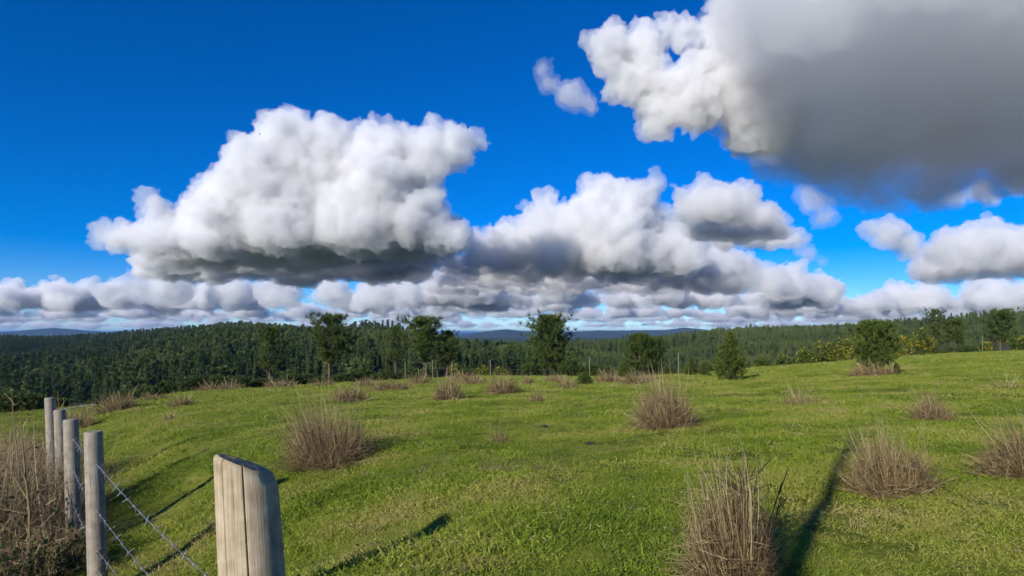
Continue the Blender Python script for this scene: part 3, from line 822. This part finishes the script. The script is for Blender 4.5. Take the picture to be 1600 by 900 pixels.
# ------------------------------------------------------------------ fence
def post(name, u, Z, d, top, lean, label, seed, big=False):
    R = np.random.RandomState(seed)
    X = u * Z; gz_ = float(ground(X, Z)[0]); ztop = -(top - HOR) / F * Z
    h = ztop - gz_ + .25
    EDGE_ = .024 if big else .02
    seg = 480 if big else 40; rows = 60 if big else 26
    zs = np.concatenate([np.linspace(0, h - EDGE_, rows - 6), h - EDGE_ + EDGE_ * np.array([.25, .5, .7, .85, .95, 1.0])])
    cracks = [(-1.95, .012, .009, .0), (-1.22, .012, .018, .0), (-1.55, .012, .002, .0), (.6, .014, .012, 0), (2.2, .014, .012, 0)] if big else [(R.uniform(-3, 0), .02, .008, 0) for _ in range(3)]
    drop = lambda x_, y_: (.050 * (y_ / d + .5) + .050 * (x_ / (d / 2) + 1) ** 1.05 + .022 * float(smooth(.66, .80, x_ / (d / 2)))) if x_ > -d / 2 else 0.0
    V = []; fresh = []
    for zi, z in enumerate(zs):
        f = z / h
        tt = max(0, (z - (h - EDGE_)) / EDGE_)
        rb = d / 2 * (1.06 - .10 * f) * (1 - (.11 if big else .07) * tt ** 2)
        for s in range(seg):
            a = -math.pi + 2 * math.pi * s / seg
            r = rb * (1 + .014 * math.sin(2 * a + seed + z) + .006 * math.sin(5 * a + 2 * z))
            for (ca, cw, cd, z0) in cracks:
                cc = ca + .10 * math.sin(2.1 * (z + seed)) * (1 if big else .3) - (.16 * (h - z) if big else 0)
                da = (a - cc + math.pi) % (2 * math.pi) - math.pi
                ww = cw * (1 + .5 * math.sin(9 * z + ca))
                if big: ww = max(ww, .0165)
                r -= cd * (d / .24) * math.exp(-(da / ww) ** 2) * (1 if f > z0 else 0) * (1 - .3 * tt)
            x_ = r * math.cos(a); y_ = r * math.sin(a); zz = z
            if big and f > .5:       # sawn slope, falling to the right, with a broken notch
                k = smooth(.5, 1, np.array([f]))[0]
                zz = z - k * drop(x_, y_)
            V.append((x_, y_, zz)); fresh.append(max(0, tt - .1) * .9 if big else 0)
    V = np.array(V); n = len(zs)
    Fc = []
    for i in range(n - 1):
        for s in range(seg):
            s2 = (s + 1) % seg
            Fc.append((i * seg + s, i * seg + s2, (i + 1) * seg + s2, (i + 1) * seg + s))
    Vt = V[(n - 1) * seg:].copy()
    if big:
        cx = Vt.mean(0); rv = np.linalg.norm((Vt - cx)[:, :2], axis=1); rs = np.maximum(rv, np.median(rv) * .99); Vt[:, :2] = cx[:2] + (Vt - cx)[:, :2] * (rs / rv)[:, None]
    # top: rings to the centre
    base = (n - 1) * seg; allV = [V]; tot = len(V)
    for k, q_ in enumerate((.97, .86, .70, .52, .34, .16)):
        ring = Vt.copy(); ctr = Vt.mean(0); ring = ctr + (ring - ctr) * q_; ring[:, 2] = [h - drop(*v_[:2]) + .012 * fbm(v_[None] * 38, 3, 5)[0] for v_ in ring] if big else ring[:, 2] + .0006 * R.normal(size=seg)
        allV.append(ring); prev = base if k == 0 else tot - seg
        for s in range(seg):
            s2 = (s + 1) % seg
            Fc.append((prev + s, prev + s2, tot + s2, tot + s))
        tot += seg; fresh += [.8 if big else 0] * seg
    allV.append(allV[-1].mean(0)[None]); fresh.append(.5 if big else 0)
    T_ = [(tot - seg + s, tot - seg + (s + 1) % seg, tot) for s in range(seg)]
    V = np.concatenate(allV)
    Fc = np.concatenate([q2t(np.array(Fc)), np.array(T_)])
    me = mesh_np(name, V, Fc, [M['bigpost'] if big else M['post']], shade=True)
    at = me.attributes.new('fresh', 'FLOAT', 'POINT'); at.data.foreach_set('value', np.array(fresh, np.float32))
    o = link(name, me, None, (X, Z, gz_ - .25)); o.rotation_euler = (lean[1], lean[0], 0)
    tag(o, label, 'fence post')
    return o
FP = [(-.398, 2.4, .226, 693), (-.645, 4.33, .116, 674), (-.682, 5.6, .122, 655), (-.700, 7.2, .120, 640), (-.714, 8.3, .122, 621)]
PO_0 = post('fence_post', *FP[0], (-.055, 0), 'thick split log post with slanted sawn top, nearest the camera', 1, True)
PO_1 = post('fence_post', *FP[1], (-.03, 0), 'slim round weathered post standing clear, second nearest', 2)
PO_2 = post('fence_post', *FP[2], (-.03, .0), 'weathered post left of the slim clear one, at the thicket edge', 3)
PO_3 = post('fence_post', *FP[3], (-.035, 0), 'shorter post overlapping the farthest post', 4)
PO_4 = post('fence_post', *FP[4], (-.045, 0), 'farthest and highest-reaching fence post at the end of the row', 5)
POSTS = list(enumerate((PO_0, PO_1, PO_2, PO_3, PO_4)))
# tall pole behind the camera whose shadow lies across the right of the pasture
tip = gp(1334, 690); t_ = (tip.y + 1.3) / SDIR.y
pt = Vector(tip) - SDIR * t_
gz0 = float(ground(pt.x, pt.y)[0])
V, Fc = tube([(.34, 0, -.4), (.25, 0, .8), (.11, .01, 2), (0, 0, pt.z - gz0)], [.062, .052, .040, .022], 16)
o = link('wooden_pole', mesh_np('wooden_pole', V, q2t(Fc), [M['post']], shade=True), None, (pt.x, pt.y, gz0))
tag(o, 'tall wooden pole behind the viewer that throws the long shadow on the right', 'pole')

def barbed_wire(pts, label, seed, barbs_from=0.0):
    R = np.random.RandomState(seed)
    pts = np.array(pts, float)
    # sag and resample
    P_ = []
    for i in range(len(pts) - 1):
        L_ = np.linalg.norm(pts[i + 1] - pts[i]); n = max(4, int(L_ / .02))
        for k in range(n):
            t = k / n; p = pts[i] + (pts[i + 1] - pts[i]) * t; p[2] -= .012 * L_ * 4 * t * (1 - t); P_.append(p)
    P_.append(pts[-1]); P_ = np.array(P_)
    s = np.concatenate([[0], np.cumsum(np.linalg.norm(np.diff(P_, axis=0), axis=1))])
    d = unit(np.gradient(P_, axis=0)); a = unit(np.cross(d, [0, 0, 1.])); b = np.cross(d, a)
    root = link('barbed_wire', None, None, P_[0]); tag(root, label, 'barbed wire')
    parts = []
    for ph in (0, math.pi):
        th = s / .055 * 2 * math.pi + ph
        parts.append(tube(P_ - P_[0] + .0018 * (np.cos(th)[:, None] * a + np.sin(th)[:, None] * b), np.full(len(P_), .0012), 5, False))
    V, Fc = join(parts); link('strand', mesh_np('strand', V, q2t(Fc), [M['wire']], shade=True), root)
    # one barb: two coils and four points
    bp_ = []
    for k in range(4):
        ang = k * math.pi / 2 + .4
        e = np.array([(.012 if k % 2 else -.012), math.cos(ang) * .030, math.sin(ang) * .030])
        bp_.append(tube([(e[0] * .4, 0, 0), e * .5, e], [.0013, .0013, .0006], 4, False))
    for sgn in (-1, 1):
        th = np.linspace(0, 4 * math.pi, 20)
        bp_.append(tube(np.stack([sgn * .004 + th * .0007 - .004, .0046 * np.cos(th), .0046 * np.sin(th)], 1), np.full(20, .0013), 4, False))
    V, Fc = join(bp_); bm_ = mesh_np('barb', V, q2t(Fc), [M['wire']], shade=True)
    x = .06
    while x < s[-1] - .03:
        i = int(np.searchsorted(s, x)); i = min(i, len(P_) - 2)
        o = link('barb', bm_, root, Vector(P_[i] - P_[0]))
        q_ = Vector(d[i]).to_track_quat('X', 'Z'); e = q_.to_euler()
        o.rotation_mode = 'QUATERNION'
        from mathutils import Quaternion
        o.rotation_quaternion = q_ @ Quaternion((1, 0, 0), R.uniform(0, 3.1)); o.scale = [R.uniform(.85, 1.15)] * 3
        x += .155 + R.uniform(-.02, .02)
ST = {}
def wp(i, y, dx=0.45):
    """attachment on post i at photo row y, on its field side"""
    u, Z, d, top = FP[i]
    ST.setdefault(i, []).append((u * Z + d * dx * .6, Z - d * .5, -(y - HOR) / F * (Z - d * .5)))
    return (u * Z + d * dx * .6, Z - d * .52, -(y - HOR) / F * (Z - d * .5))
b0 = lambda z: (FP[0][0] * 2.4 - .115, 2.4 + .03, z)
barbed_wire([wp(4, 646), wp(3, 664), wp(2, 688), wp(1, 727), b0(-1.0)], 'top strand of barbed wire running from the far posts to the thick split post', 1)
barbed_wire([wp(4, 690), wp(3, 708), wp(2, 738), wp(1, 800), b0(-1.26)], 'second strand of barbed wire below the top one', 2)
barbed_wire([wp(4, 735), wp(3, 755), wp(2, 792), wp(1, 862), b0(-1.36)], 'third strand of barbed wire, hidden in the thicket at the far end', 3)
barbed_wire([wp(2, 838), wp(1, 892), b0(-1.42)], 'lowest strand of barbed wire close to the ground', 4)

V, Fc = tube([(-.008, .02, .012), (-.008, -.006, .012), (-.008, -.009, 0), (-.008, -.006, -.012), (-.008, .02, -.012)], [.0024] * 5, 5, False)
stm = mesh_np('staple', V, q2t(Fc), [M['wire']], shade=True)
for i, pl in ST.items():
    po = [o for o in POSTS if o[0] == i][0][1]
    for p in pl:
        so = link('staple', stm, po); so.matrix_parent_inverse.identity()
        bpy.context.view_layer.update(); so.location = po.matrix_world.inverted() @ Vector(p)

# pale poles along the far field boundary
for x, base, top, lab in [(633, 589, 566, 'pale bare trunk below the three-pine group'), (676, 585, 562, 'short grey bare stem among the three-pine group trunks'), (766, 587, 562, 'pale pole left of the large rounded pine'), (921, 588, 557, 'pale pole right of the large rounded pine'),
                          (1060, 584, 551, 'pale pole right of the dark bushy pine twins'), (1535, 552, 524, 'pale pole left of the rightmost pine')]:
    u = px(x); Z = float(np.interp(x, EDGE_X, EDGE_Z)) * 1.0; X = u * Z; g0 = float(ground(X, Z)[0]); h = -(top - HOR) / F * Z - g0
    V, Fc = tube([(0, 0, -.3), (.01, 0, h * .5), (0, 0, h * .98), (0, 0, h)], [.030, .028, .026, .022], 10)
    tag(link('fence_pole', mesh_np('fence_pole', V, q2t(Fc), [M['palebark']], shade=True), None, (X, Z, g0)), lab, 'pole')

# ------------------------------------------------------------------ track, stones, clods, far house
tp = [gz(x, Z) for x, Z in ((60, 25), (95, 26), (130, 27), (165, 28.5), (205, 31))]
L_ = [np.array(p) for p in tp]; V = []; Fc = []
for i, p in enumerate(L_):
    for w_ in (-1.2, -.6, 0, .6, 1.2):
        X, Y = p[0] + w_ * .25, p[1] + w_; V.append((X, Y, float(ground(X, Y)[0]) + .05 - .03 * abs(w_) / 1.2))
for i in range(len(L_) - 1):
    for j in range(4):
        a = i * 5 + j; Fc.append((a, a + 5, a + 6, a + 1))
tag(link('track', mesh_np('track', V, np.array(Fc), [M['gravel']], shade=True)), 'pale gravel track beyond the fence at the far left', 'track', kind='structure')
def lump(name, p, size, mat, label, cat, seed, group=None, flat=.5):
    R = np.random.RandomState(seed)
    bm = bmesh.new(); bmesh.ops.create_icosphere(bm, subdivisions=2, radius=1)
    co = np.array([v.co[:] for v in bm.verts]); co *= (1 + fbm(co * 1.7 + seed, 3, seed) * .9)[:, None]; co *= np.array(size) * np.array([1, 1, flat])
    for v, c_ in zip(bm.verts, co): v.co = c_
    me = bpy.data.meshes.new(name); bm.to_mesh(me); bm.free(); me.materials.append(mat)
    o = link(name, me, None, (p[0], p[1], p[2] + size[2] * flat * .1)); o.rotation_euler.z = R.uniform(0, 6); tag(o, label, cat, group)
for k, x in enumerate(range(104, 150, 5)):
    Z = 25.2 + k * .18; p = gz(x, Z)
    lump('stone', (p.x, p.y, p.z + .02), (.10, .08, .09), M['stone'], '%s pale stone from the left in the row edging the far left track' % ORD[k], 'stone', 700 + k, 'stones edging the track', .8)
for k, (x, y, w, lab) in enumerate([(852, 668, 16, 'dark earth clod in the open pasture left of the rounded brown clump'), (920, 694, 18, 'flat dark soil patch left of and below the rounded brown clump'),
                                    (990, 752, 12, 'dark soil clod in the middle foreground'), (362, 624, 9, 'small black clod near the left field edge'), (1222, 583, 5, 'tiny black clod high on the right slope'),
                                    (905, 690, 8, 'little soil crumb beside the flat dark soil patch'), (1135, 626, 8, 'soil clod on the right slope right of the rounded clump'), (670, 762, 10, 'dark soil clod in the left foreground pasture'),
                                    (1002, 880, 14, 'earthy clod near the bottom left of the nearest clump'), (238, 815, 12, 'dark clod by the fence wire in the left foreground')]):
    p = gp(x, y); s = w * p.y / F
    lump('soil_clod', p, (s * .55, s * .35, s * .42), M['soil'], lab, 'soil clod', 720 + k, None, .5)
b = gz(389, 700); Z = 700
root = tag(link('white_house', None, None, (b.x, b.y, -(521.5 - HOR) / F * Z)), 'tiny white building among the trees on the far left slope', 'building')
w_, h_ = 2.0, 2.4
V = [(-w_, -w_, -6), (w_, -w_, -6), (w_, w_, -6), (-w_, w_, -6), (-w_, -w_, h_), (w_, -w_, h_), (w_, w_, h_), (-w_, w_, h_)]
link('wall', mesh_np('wall', V, np.array([(0, 1, 5, 4), (1, 2, 6, 5), (2, 3, 7, 6), (3, 0, 4, 7)]), [M['white']]), root)
V = [(-2.4, -2.4, h_ - .1), (2.4, -2.4, h_ - .1), (2.4, 2.4, h_ - .1), (-2.4, 2.4, h_ - .1), (-2.4, 0, h_ + 1.3), (2.4, 0, h_ + 1.3)]
link('roof', mesh_np('roof', V, np.array([(0, 1, 5, 4), (2, 3, 4, 5), (0, 4, 3, 3), (1, 2, 5, 5)])[:2], [M['slate']]), root)

# ------------------------------------------------------------------ pasture grass
def tuft(seed, n, h, w, spread, leaf=0):
    R = np.random.RandomState(seed)
    a = R.uniform(0, 6.28, n); rr = np.sqrt(R.rand(n)) * spread
    B = np.stack([np.cos(a) * rr, np.sin(a) * rr, np.full(n, -.004)], 1)
    T = B + R.normal(size=(n, 3)) * np.array([.5, .5, 0]) * h; T[:, 2] = h * R.uniform(.35, 1, n)
    V, Fc = blades(R, B, T, w * R.uniform(.7, 1.3, n), R.normal(size=(n, 3)) * .12 * h + np.array([0, 0, .12 * h]), 3)
    if leaf:
        C = np.stack([R.normal(size=leaf) * spread, R.normal(size=leaf) * spread, R.uniform(.2, .7, leaf) * h], 1)
        V2, F2 = leaves(R, C, .0062, .75); V2[:, 2] = np.maximum(V2[:, 2], .002)
        V, Fc = join([(V, Fc), (V2, F2)])
    return mesh_np('grass_tuft', V, Fc, [M['grass']])
def straw(seed):
    R = np.random.RandomState(seed); n = 7
    B = np.stack([R.normal(size=n) * .05, R.normal(size=n) * .05, R.uniform(.004, .03, n)], 1); T = B + np.stack([R.normal(size=n) * .028, R.normal(size=n) * .028, R.uniform(-.004, .03, n)], 1)
    V, Fc = blades(R, B, T, .0036 * R.uniform(.7, 1.4, n), R.normal(size=(n, 3)) * .006, 3)
    return mesh_np('grass_tuft', V, Fc, [M['stalk']])
TU = [straw(70), straw(71), tuft(1, 16, .045, .0042, .05), tuft(2, 18, .035, .0045, .06), tuft(3, 14, .060, .0040, .045), tuft(4, 12, .030, .0042, .06, 14), tuft(5, 18, .04, .004, .07), tuft(6, 10, .025, .004, .06, 20)]
R = np.random.RandomState(9)
pts = []; scs = []
for z0, z1, dens, s0 in ((1.6, 4.5, 1000, .74), (4.5, 9, 480, .9), (9, 18, 150, 1.3), (18, 34, 40, 2.0), (34, 75, 10, 3.2)):
    area = .95 * (z1 * z1 - z0 * z0); n = int(area * dens)
    Z = np.sqrt(R.uniform(z0 * z0, z1 * z1, n)); X = Z * R.uniform(-.95, .95, n)
    lim = np.interp(PX(X / Z), EDGE_X, EDGE_Z); k = Z < lim * 1.02
    pts.append(np.stack([X[k], Z[k], ground(X[k], Z[k])], 1)); scs.append(s0 * R.uniform(.7, 1.4, k.sum()))
pts = np.concatenate(pts); scs = np.concatenate(scs)
bare = fbm(pts[:, :2] / 1.7, 3, 155) + .6 * fbm(pts[:, :2] / .35, 2, 156)
k = ~((bare < -.15) & (R.rand(len(pts)) < .72))
pts = pts[k]; scs = scs[k]
lush = fbm(pts[:, :2] / .7, 3, 55)
scs = scs * (1 + 1.5 * lush)
go = scatter('grass', pts, np.stack([R.normal(size=len(pts)) * .12, R.normal(size=len(pts)) * .12, R.uniform(0, 6.28, len(pts))], 1),
             np.stack([scs * 1.1, scs * 1.1, scs * .72], 1), np.where(R.rand(len(pts)) < .06, R.randint(0, 2, len(pts)), R.randint(2, 8, len(pts))), [('grass_kind_%d' % i, t) for i, t in enumerate(TU)])
tag(go, 'short green pasture grass covering the sloping field', 'grass', kind='stuff')

# ------------------------------------------------------------------ haze
def box_mesh(name, x, y, z0, z1):
    V = [(-x, -y, z0), (x, -y, z0), (x, y, z0), (-x, y, z0), (-x, -y, z1), (x, -y, z1), (x, y, z1), (-x, y, z1)]
    return mesh_np(name, V, np.array([(3, 2, 1, 0), (4, 5, 6, 7), (0, 1, 5, 4), (1, 2, 6, 5), (2, 3, 7, 6), (3, 0, 4, 7)]))
hm = bpy.data.materials.new('haze'); hm.use_nodes = True
ht = hm.node_tree; ht.nodes.remove(ht.nodes['Principled BSDF'])
hv = ht.nodes.new('ShaderNodeVolumePrincipled'); hv.inputs['Color'].default_value = (.22, .47, 1.0, 1); hv.inputs['Density'].default_value = 6.5e-5; hv.inputs['Anisotropy'].default_value = 0.1
ht.links.new(hv.outputs[0], ht.nodes['Material Output'].inputs['Volume'])
zmax = float(H.max()) + 6
hz_ = box_mesh('haze', 61500, 61500, float(H.min()) - 1.5, max(zmax, 40)); hz_.materials.append(hm)
tag(link('haze', hz_), 'thin blue air haze over the whole landscape', 'haze', kind='stuff')

# ------------------------------------------------------------------ clouds: closed hulls of scattering droplets, a soft outer one and a dense core
def ico(sub):
    bm = bmesh.new(); bmesh.ops.create_icosphere(bm, subdivisions=sub, radius=1.0)
    V = np.array([v.co[:] for v in bm.verts]); Fc = np.array([[v.index for v in f.verts] for f in bm.faces]); bm.free()
    return V, Fc
ICO = {1: ico(1), 2: ico(2), 3: ico(3)}
def vol_mat(name, dens, tint=(.950, .957, .968)):
    m = bpy.data.materials.new(name); m.use_nodes = True; t = m.node_tree; t.nodes.remove(t.nodes['Principled BSDF'])
    v = t.nodes.new('ShaderNodeVolumeScatter'); v.inputs['Density'].default_value = dens; v.inputs['Anisotropy'].default_value = 0.0; v.inputs['Color'].default_value = (*tint, 1)
    t.links.new(v.outputs[0], t.nodes['Material Output'].inputs['Volume'])
    return m
def cloud(label, D, blobs, base, vox=2.8, seed=0, sx=1.0, outer=.0040, core=.0058, amp=52, scale=20, kids2=10, depth=.5, coff=-9, squash=.42, tint=(.988, .992, .997), rows=(), ysq=.38, veil=False, shreds=.10):
    """blobs: photo column, row, radius in pixels at distance D; rows: lines of the cloud deck behind, (distance, column from, to, radius in pixels at D); the base is flat"""
    k = D / F; R = np.random.RandomState(seed)
    L1 = [np.array([x - 800, R.uniform(-depth, depth) * r, HOR - y, r]) if len(q_) == 3 else np.array(q_[:4], float) for q_ in blobs for x, y, r in (q_[:3],)]
    zb = HOR - base
    for Zr, x0, x1, r in rows:
        x = px(x0) * Zr / k + r * .6
        while x < px(x1) * Zr / k:
            r_ = r * R.uniform(.7, 1.2)
            L1.append(np.array([x, (Zr - D) / k + R.uniform(-.4, .4) * r_, zb + r_ * R.uniform(.15, .8), r_])); x += r_ * 1.15
    def kids(par, n, fr, out, minr):
        res = []
        for p in par:
            if p[3] < minr: continue
            for _ in range(n):
                d = R.normal(size=3); d[2] += .3; d /= np.linalg.norm(d)
                if d[2] < -.4: continue
                res.append(np.array([*(p[:3] + d * p[3] * out), p[3] * R.uniform(*fr)]))
        return res
    L2 = kids(L1, 20, (.24, .50), .76, 8)
    L3 = kids(L2, kids2, (.22, .48), .86, 8)
    if core and shreds:                                     # torn scraps drifting off the rim
        for p in L2 + L3:
            if p[3] > 5 and R.rand() < shreds:
                d = R.normal(size=3); d[2] += .4; d /= np.linalg.norm(d); c0 = p[:3] + d * p[3] * R.uniform(1.1, 1.6) + d * 4
                for _ in range(3): L3.append(np.array([*(c0 + R.normal(size=3) * 4), R.uniform(4, 7.5)]))
    parts = []
    for Ls, sub in ((L1, 3), (L2, 2), (L3, 1)):
        V, Fc = ICO[sub]
        parts += [(V * p[3] * np.array([sx, sx, 1.0]) + p[:3], Fc) for p in Ls]
    V, Fc = join(parts)
    low = V[:, 2] < zb
    V[low, 2] = zb + (V[low, 2] - zb) * squash
    V[:, 1] *= ysq                                          # coarser sampling along the depth, undone below
    ob = link('cloud', None)
    def remesh(me, v):
        t = link('remesh', me); md = t.modifiers.new('r', 'REMESH'); md.mode = 'VOXEL'; md.voxel_size = v; md.adaptivity = 0
        dg = bpy.context.evaluated_depsgraph_get(); m2 = bpy.data.meshes.new_from_object(t.evaluated_get(dg))
        bpy.data.objects.remove(t); bpy.data.meshes.remove(me)
        return m2
    def arrays(m2):
        n = len(m2.vertices); co = np.empty(n * 3, np.float32); nr_ = np.empty(n * 3, np.float32)
        m2.vertices.foreach_get('co', co); m2.vertices.foreach_get('normal', nr_)
        return co.reshape(-1, 3).astype(float), nr_.reshape(-1, 3)
    m0 = remesh(mesh_np('cloud', V, Fc), vox)
    co, nr_ = arrays(m0)
    co[:, 1] /= ysq; nr_ = unit(nr_ * np.array([1, ysq, 1]))
    nz = fbm(co / scale, 5, seed * 7 + 3, .64) + .42 * fbm(co / (scale * .3), 3, seed * 5 + 1, .65)
    top = .75 + .25 * smooth(-.55, .15, nr_[:, 2])          # billows on top and sides, smooth undersides
    def hull(a, off, dens, nm, extra=0, coarse=.82):
        m2 = m0.copy(); c = co + nr_ * (nz * a * top + off + extra)[:, None]
        c[:, 1] *= ysq
        m2.vertices.foreach_set('co', c.astype(np.float32).ravel()); m2.update()
        m2 = remesh(m2, vox * coarse)
        c, n2 = arrays(m2); c[:, 1] /= ysq; n2 = unit(n2 * np.array([1, ysq, 1]))
        c = c + n2 * (fbm(c / (vox * 3.2), 3, seed * 11 + 5, .7) * vox * 4.2)[:, None]
        m2.vertices.foreach_set('co', (c * k).astype(np.float32).ravel()); m2.materials.clear(); m2.materials.append(vol_mat(nm, dens * 9000 / D, tint)); m2.update()
        return m2
    wisp = np.clip(fbm(co / (scale * .8) + 31.7, 5, seed * 3 + 90, .66), 0, 1) * 1.9 * amp
    ob.location = (0, D, 0)
    if core:
        if veil: link('cloud_fringe', hull(amp * 1.12, .07 * amp, outer * .22, 'cloud_fringe', wisp * .42, 1.05), ob)
        link('cloud_edge', hull(amp, 1, outer, 'cloud_edge'), ob)
        link('dense_core', hull(amp * .7, coff, core, 'cloud_core', 0, 1.6), ob)
    else:
        link('cloud_fringe', hull(amp * 1.1, 1, outer * .4, 'cloud_fringe', wisp * .5, 1.0), ob)
        link('cloud_edge', hull(amp * .9, -.12 * amp, outer * .8, 'cloud_edge'), ob)
    bpy.data.meshes.remove(m0)
    tag(ob, label, 'cloud')
    return ob
DECK = 742.0                                                # height of the common cloud base above the camera
def row_of(Z): return HOR - DECK / Z * F
cloud('largest white cumulus left of centre with a pointed right shoulder', 5500,
      [(465, 258, 70), (530, 275, 80), (420, 290, 62), (600, 280, 70), (660, 252, 50), (710, 236, 36), (746, 222, 18), (360, 335, 60), (450, 345, 74), (560, 340, 84), (640, 335, 58), (680, 365, 40), (715, 378, 26),
       (300, 362, 46), (243, 318, 18), (238, 345, 24), (195, 376, 30), (152, 368, 18), (250, 385, 38), (340, 385, 48)], row_of(5500), vox=2.75, seed=1, kids2=8,
      rows=((6200, 250, 725, 52), (6900, 235, 700, 52), (7700, 225, 680, 52), (8700, 215, 660, 52)))
cloud('long grey cloud bank under the largest cumulus', 14000, [(230, 448, 26), (290, 455, 32), (360, 460, 34), (440, 462, 34), (520, 460, 30), (590, 462, 26), (640, 468, 22)], 474, seed=2, kids2=6, depth=1.5)
cloud('tall white cumulus in the centre with a peaked top', 7400,
      [(955, 306, 34), (930, 333, 44), (985, 335, 48), (900, 362, 46), (1010, 372, 54), (848, 326, 22), (835, 360, 34), (800, 390, 38), (940, 385, 60), (1060, 395, 46), (870, 395, 50), (750, 400, 32), (700, 412, 24),
       (990, 400, 50), (790, 405, 40), (660, 420, 16)], row_of(7400), vox=2.55, seed=3, kids2=8,
      rows=((8400, 720, 1110, 36), (9500, 690, 1130, 36), (11000, 670, 1150, 36)))
cloud('sloping white cloud tail at the right foot of the peaked centre cumulus', 9500, [(1080, 412, 40), (1125, 415, 38), (1170, 428, 34), (1210, 442, 26), (1245, 452, 18), (1280, 461, 11)], 460, seed=18, amp=40, kids2=8)
cloud('small grey-bottomed cumulus right of the peaked centre cloud', 4400, [(1085, 322, 28), (1120, 315, 34), (1160, 322, 36), (1195, 335, 26), (1060, 330, 16), (1053, 292, 7)], row_of(4400), seed=4, amp=40, rows=((4900, 1075, 1235, 30), (5500, 1120, 1250, 30)))
# seen from below: a slab of cloud about 1.4 to 3.4 km off, its flat base some 700 m up (units: photo pixels at 2 km)
R = np.random.RandomState(5)
SL = []
for Zr, x0, x1, r in ((1350, 1110, 2100, 230), (1600, 1130, 2100, 230), (1850, 1130, 2100, 230), (2100, 1150, 2050, 240), (2400, 1185, 1980, 240), (2700, 1230, 1950, 230), (3000, 1290, 1900, 210), (3300, 1360, 1850, 180)):
    X = px(x0) * Zr + r
    while X < px(x1) * Zr:
        r_ = r * R.uniform(.8, 1.15)
        SL.append((X / 2, (Zr - 2000) / 2 + R.uniform(-40, 40), (860 + R.uniform(-90, 160)) / 2, r_ / 2, 0))
        X += r_ * .95
SL += [((.43 * 2300) / 2, 150, 330, 60, 0), ((.56 * 3100) / 2, 520, 335, 70, 0), ((.64 * 3200) / 2, 560, 335, 70, 0)]
cloud('huge dark grey cloud filling the upper right corner', 2000, SL, HOR - 370, shreds=0, ysq=.75, vox=9, seed=5, kids2=6, amp=170, scale=62, outer=.0008, core=.0003, coff=-22, squash=.8, tint=(.955, .978, 1.0))
cloud('ragged white cloud wing on the left of the huge grey cloud', 2200, [(1000, 90, 48), (960, 80, 34), (1040, 150, 46), (1080, 160, 44), (1060, 60, 26), (985, 130, 36), (1030, 190, 26), (1110, 120, 30), (930, 70, 18), (1135, 75, 44), (1150, 150, 52), (1190, 100, 50), (1175, 205, 44), (1215, 170, 46), (1240, 60, 56), (1165, 20, 46)], 232, seed=6, amp=78, scale=30, outer=.0048, core=.004)
cloud('small torn cloud scrap left of the white wing', 2200, [(848, 108, 14), (862, 130, 13), (890, 150, 22), (920, 160, 15)], 178, seed=7, amp=40, scale=18, outer=.003, core=None)
cloud('dark wispy scrap under the huge grey cloud', 5000, [(1275, 315, 22), (1295, 335, 20), (1260, 300, 12)], 350, seed=8, amp=44, scale=22, outer=.0028, core=None)
cloud('white cumulus at the right edge below the huge grey cloud', 7200, [(1385, 368, 24), (1360, 358, 16), (1420, 385, 22), (1475, 390, 30), (1520, 385, 36), (1565, 392, 38), (1610, 395, 44), (1670, 395, 50)], row_of(7200), vox=3.6, seed=9, amp=42, rows=((8200, 1430, 1750, 36),))
cloud('thin bright cloud streak above the right edge cumulus', 9000, [(1500, 308, 14), (1525, 300, 18), (1550, 312, 14), (1480, 316, 10), (1590, 290, 14)], 322, seed=10, amp=34, scale=18, outer=.004, core=None)
cloud('tiny cloud puff right of the grey-bottomed cumulus', 10000, [(1262, 400, 12), (1282, 410, 9), (1245, 392, 7)], 412, seed=11, amp=24, scale=14, core=None, outer=.004)
def bank(x0, x1, step, base, r0, r1, seed):
    """a row of cumulus of mixed sizes standing on one base line"""
    R = np.random.RandomState(seed); x = x0; out = []
    while x < x1:
        r = r0 + (r1 - r0) * R.rand() ** 2.2; out.append((x, base(x) - r * R.uniform(.2, .8), r)); x += step * R.uniform(.3, 1.7)
    return out
cloud('row of low white clouds along the left horizon', 20000, bank(-260, 400, 6.5, lambda x: 479, 6, 26, 1), 480, outer=.0065, core=.010, seed=12, sx=1.25, kids2=6, amp=40, scale=15, vox=2.5, depth=4, coff=-5, squash=.5)
cloud('low cloud row on the horizon under the gap between the two big cumulus', 22000, bank(520, 900, 6.5, lambda x: 482, 5, 24, 2), 483, outer=.0065, core=.010, seed=13, sx=1.3, kids2=6, amp=38, scale=13, vox=2.4, depth=4, coff=-4, squash=.5)
cloud('low white cloud row along the right horizon', 20000, bank(1150, 1850, 6.5, lambda x: 490 - (x - 1170) * .03, 5, 26, 3), 487, outer=.0065, core=.010, seed=14, sx=1.25, kids2=6, amp=40, scale=15, vox=2.5, depth=4, coff=-5, squash=.5)
cloud('flat second row of small clouds farther along the horizon', 29000, bank(-400, 2000, 6, lambda x: 494, 3, 13, 8), 495, seed=19, sx=1.7, kids2=3, amp=18, scale=12, vox=3.0, depth=6, coff=-3, squash=.2, outer=.0065, core=.010)
cloud('thin faint cloud layer lying right above the hills', 38000, bank(-500, 2100, 6, lambda x: 501, 2.5, 8, 4), 502, seed=15, sx=2.6, kids2=0, amp=12, scale=14, vox=3.6, depth=9, core=None, outer=.009)
cloud('palest cloud veil touching the horizon behind the far hills', 56000, bank(-500, 2100, 11, lambda x: 510, 2.5, 6, 7), 513, seed=17, sx=4.0, kids2=0, amp=8, scale=12, vox=3.6, depth=9, core=None, outer=.009)
cloud('grey cloud bank low under the peaked centre cumulus', 16000, bank(640, 1280, 12, lambda x: 474, 8, 28, 6), 475, outer=.0065, core=.010, seed=16, sx=1.4, kids2=5, amp=36, scale=18, vox=2.9, depth=4, coff=-6, squash=.5)
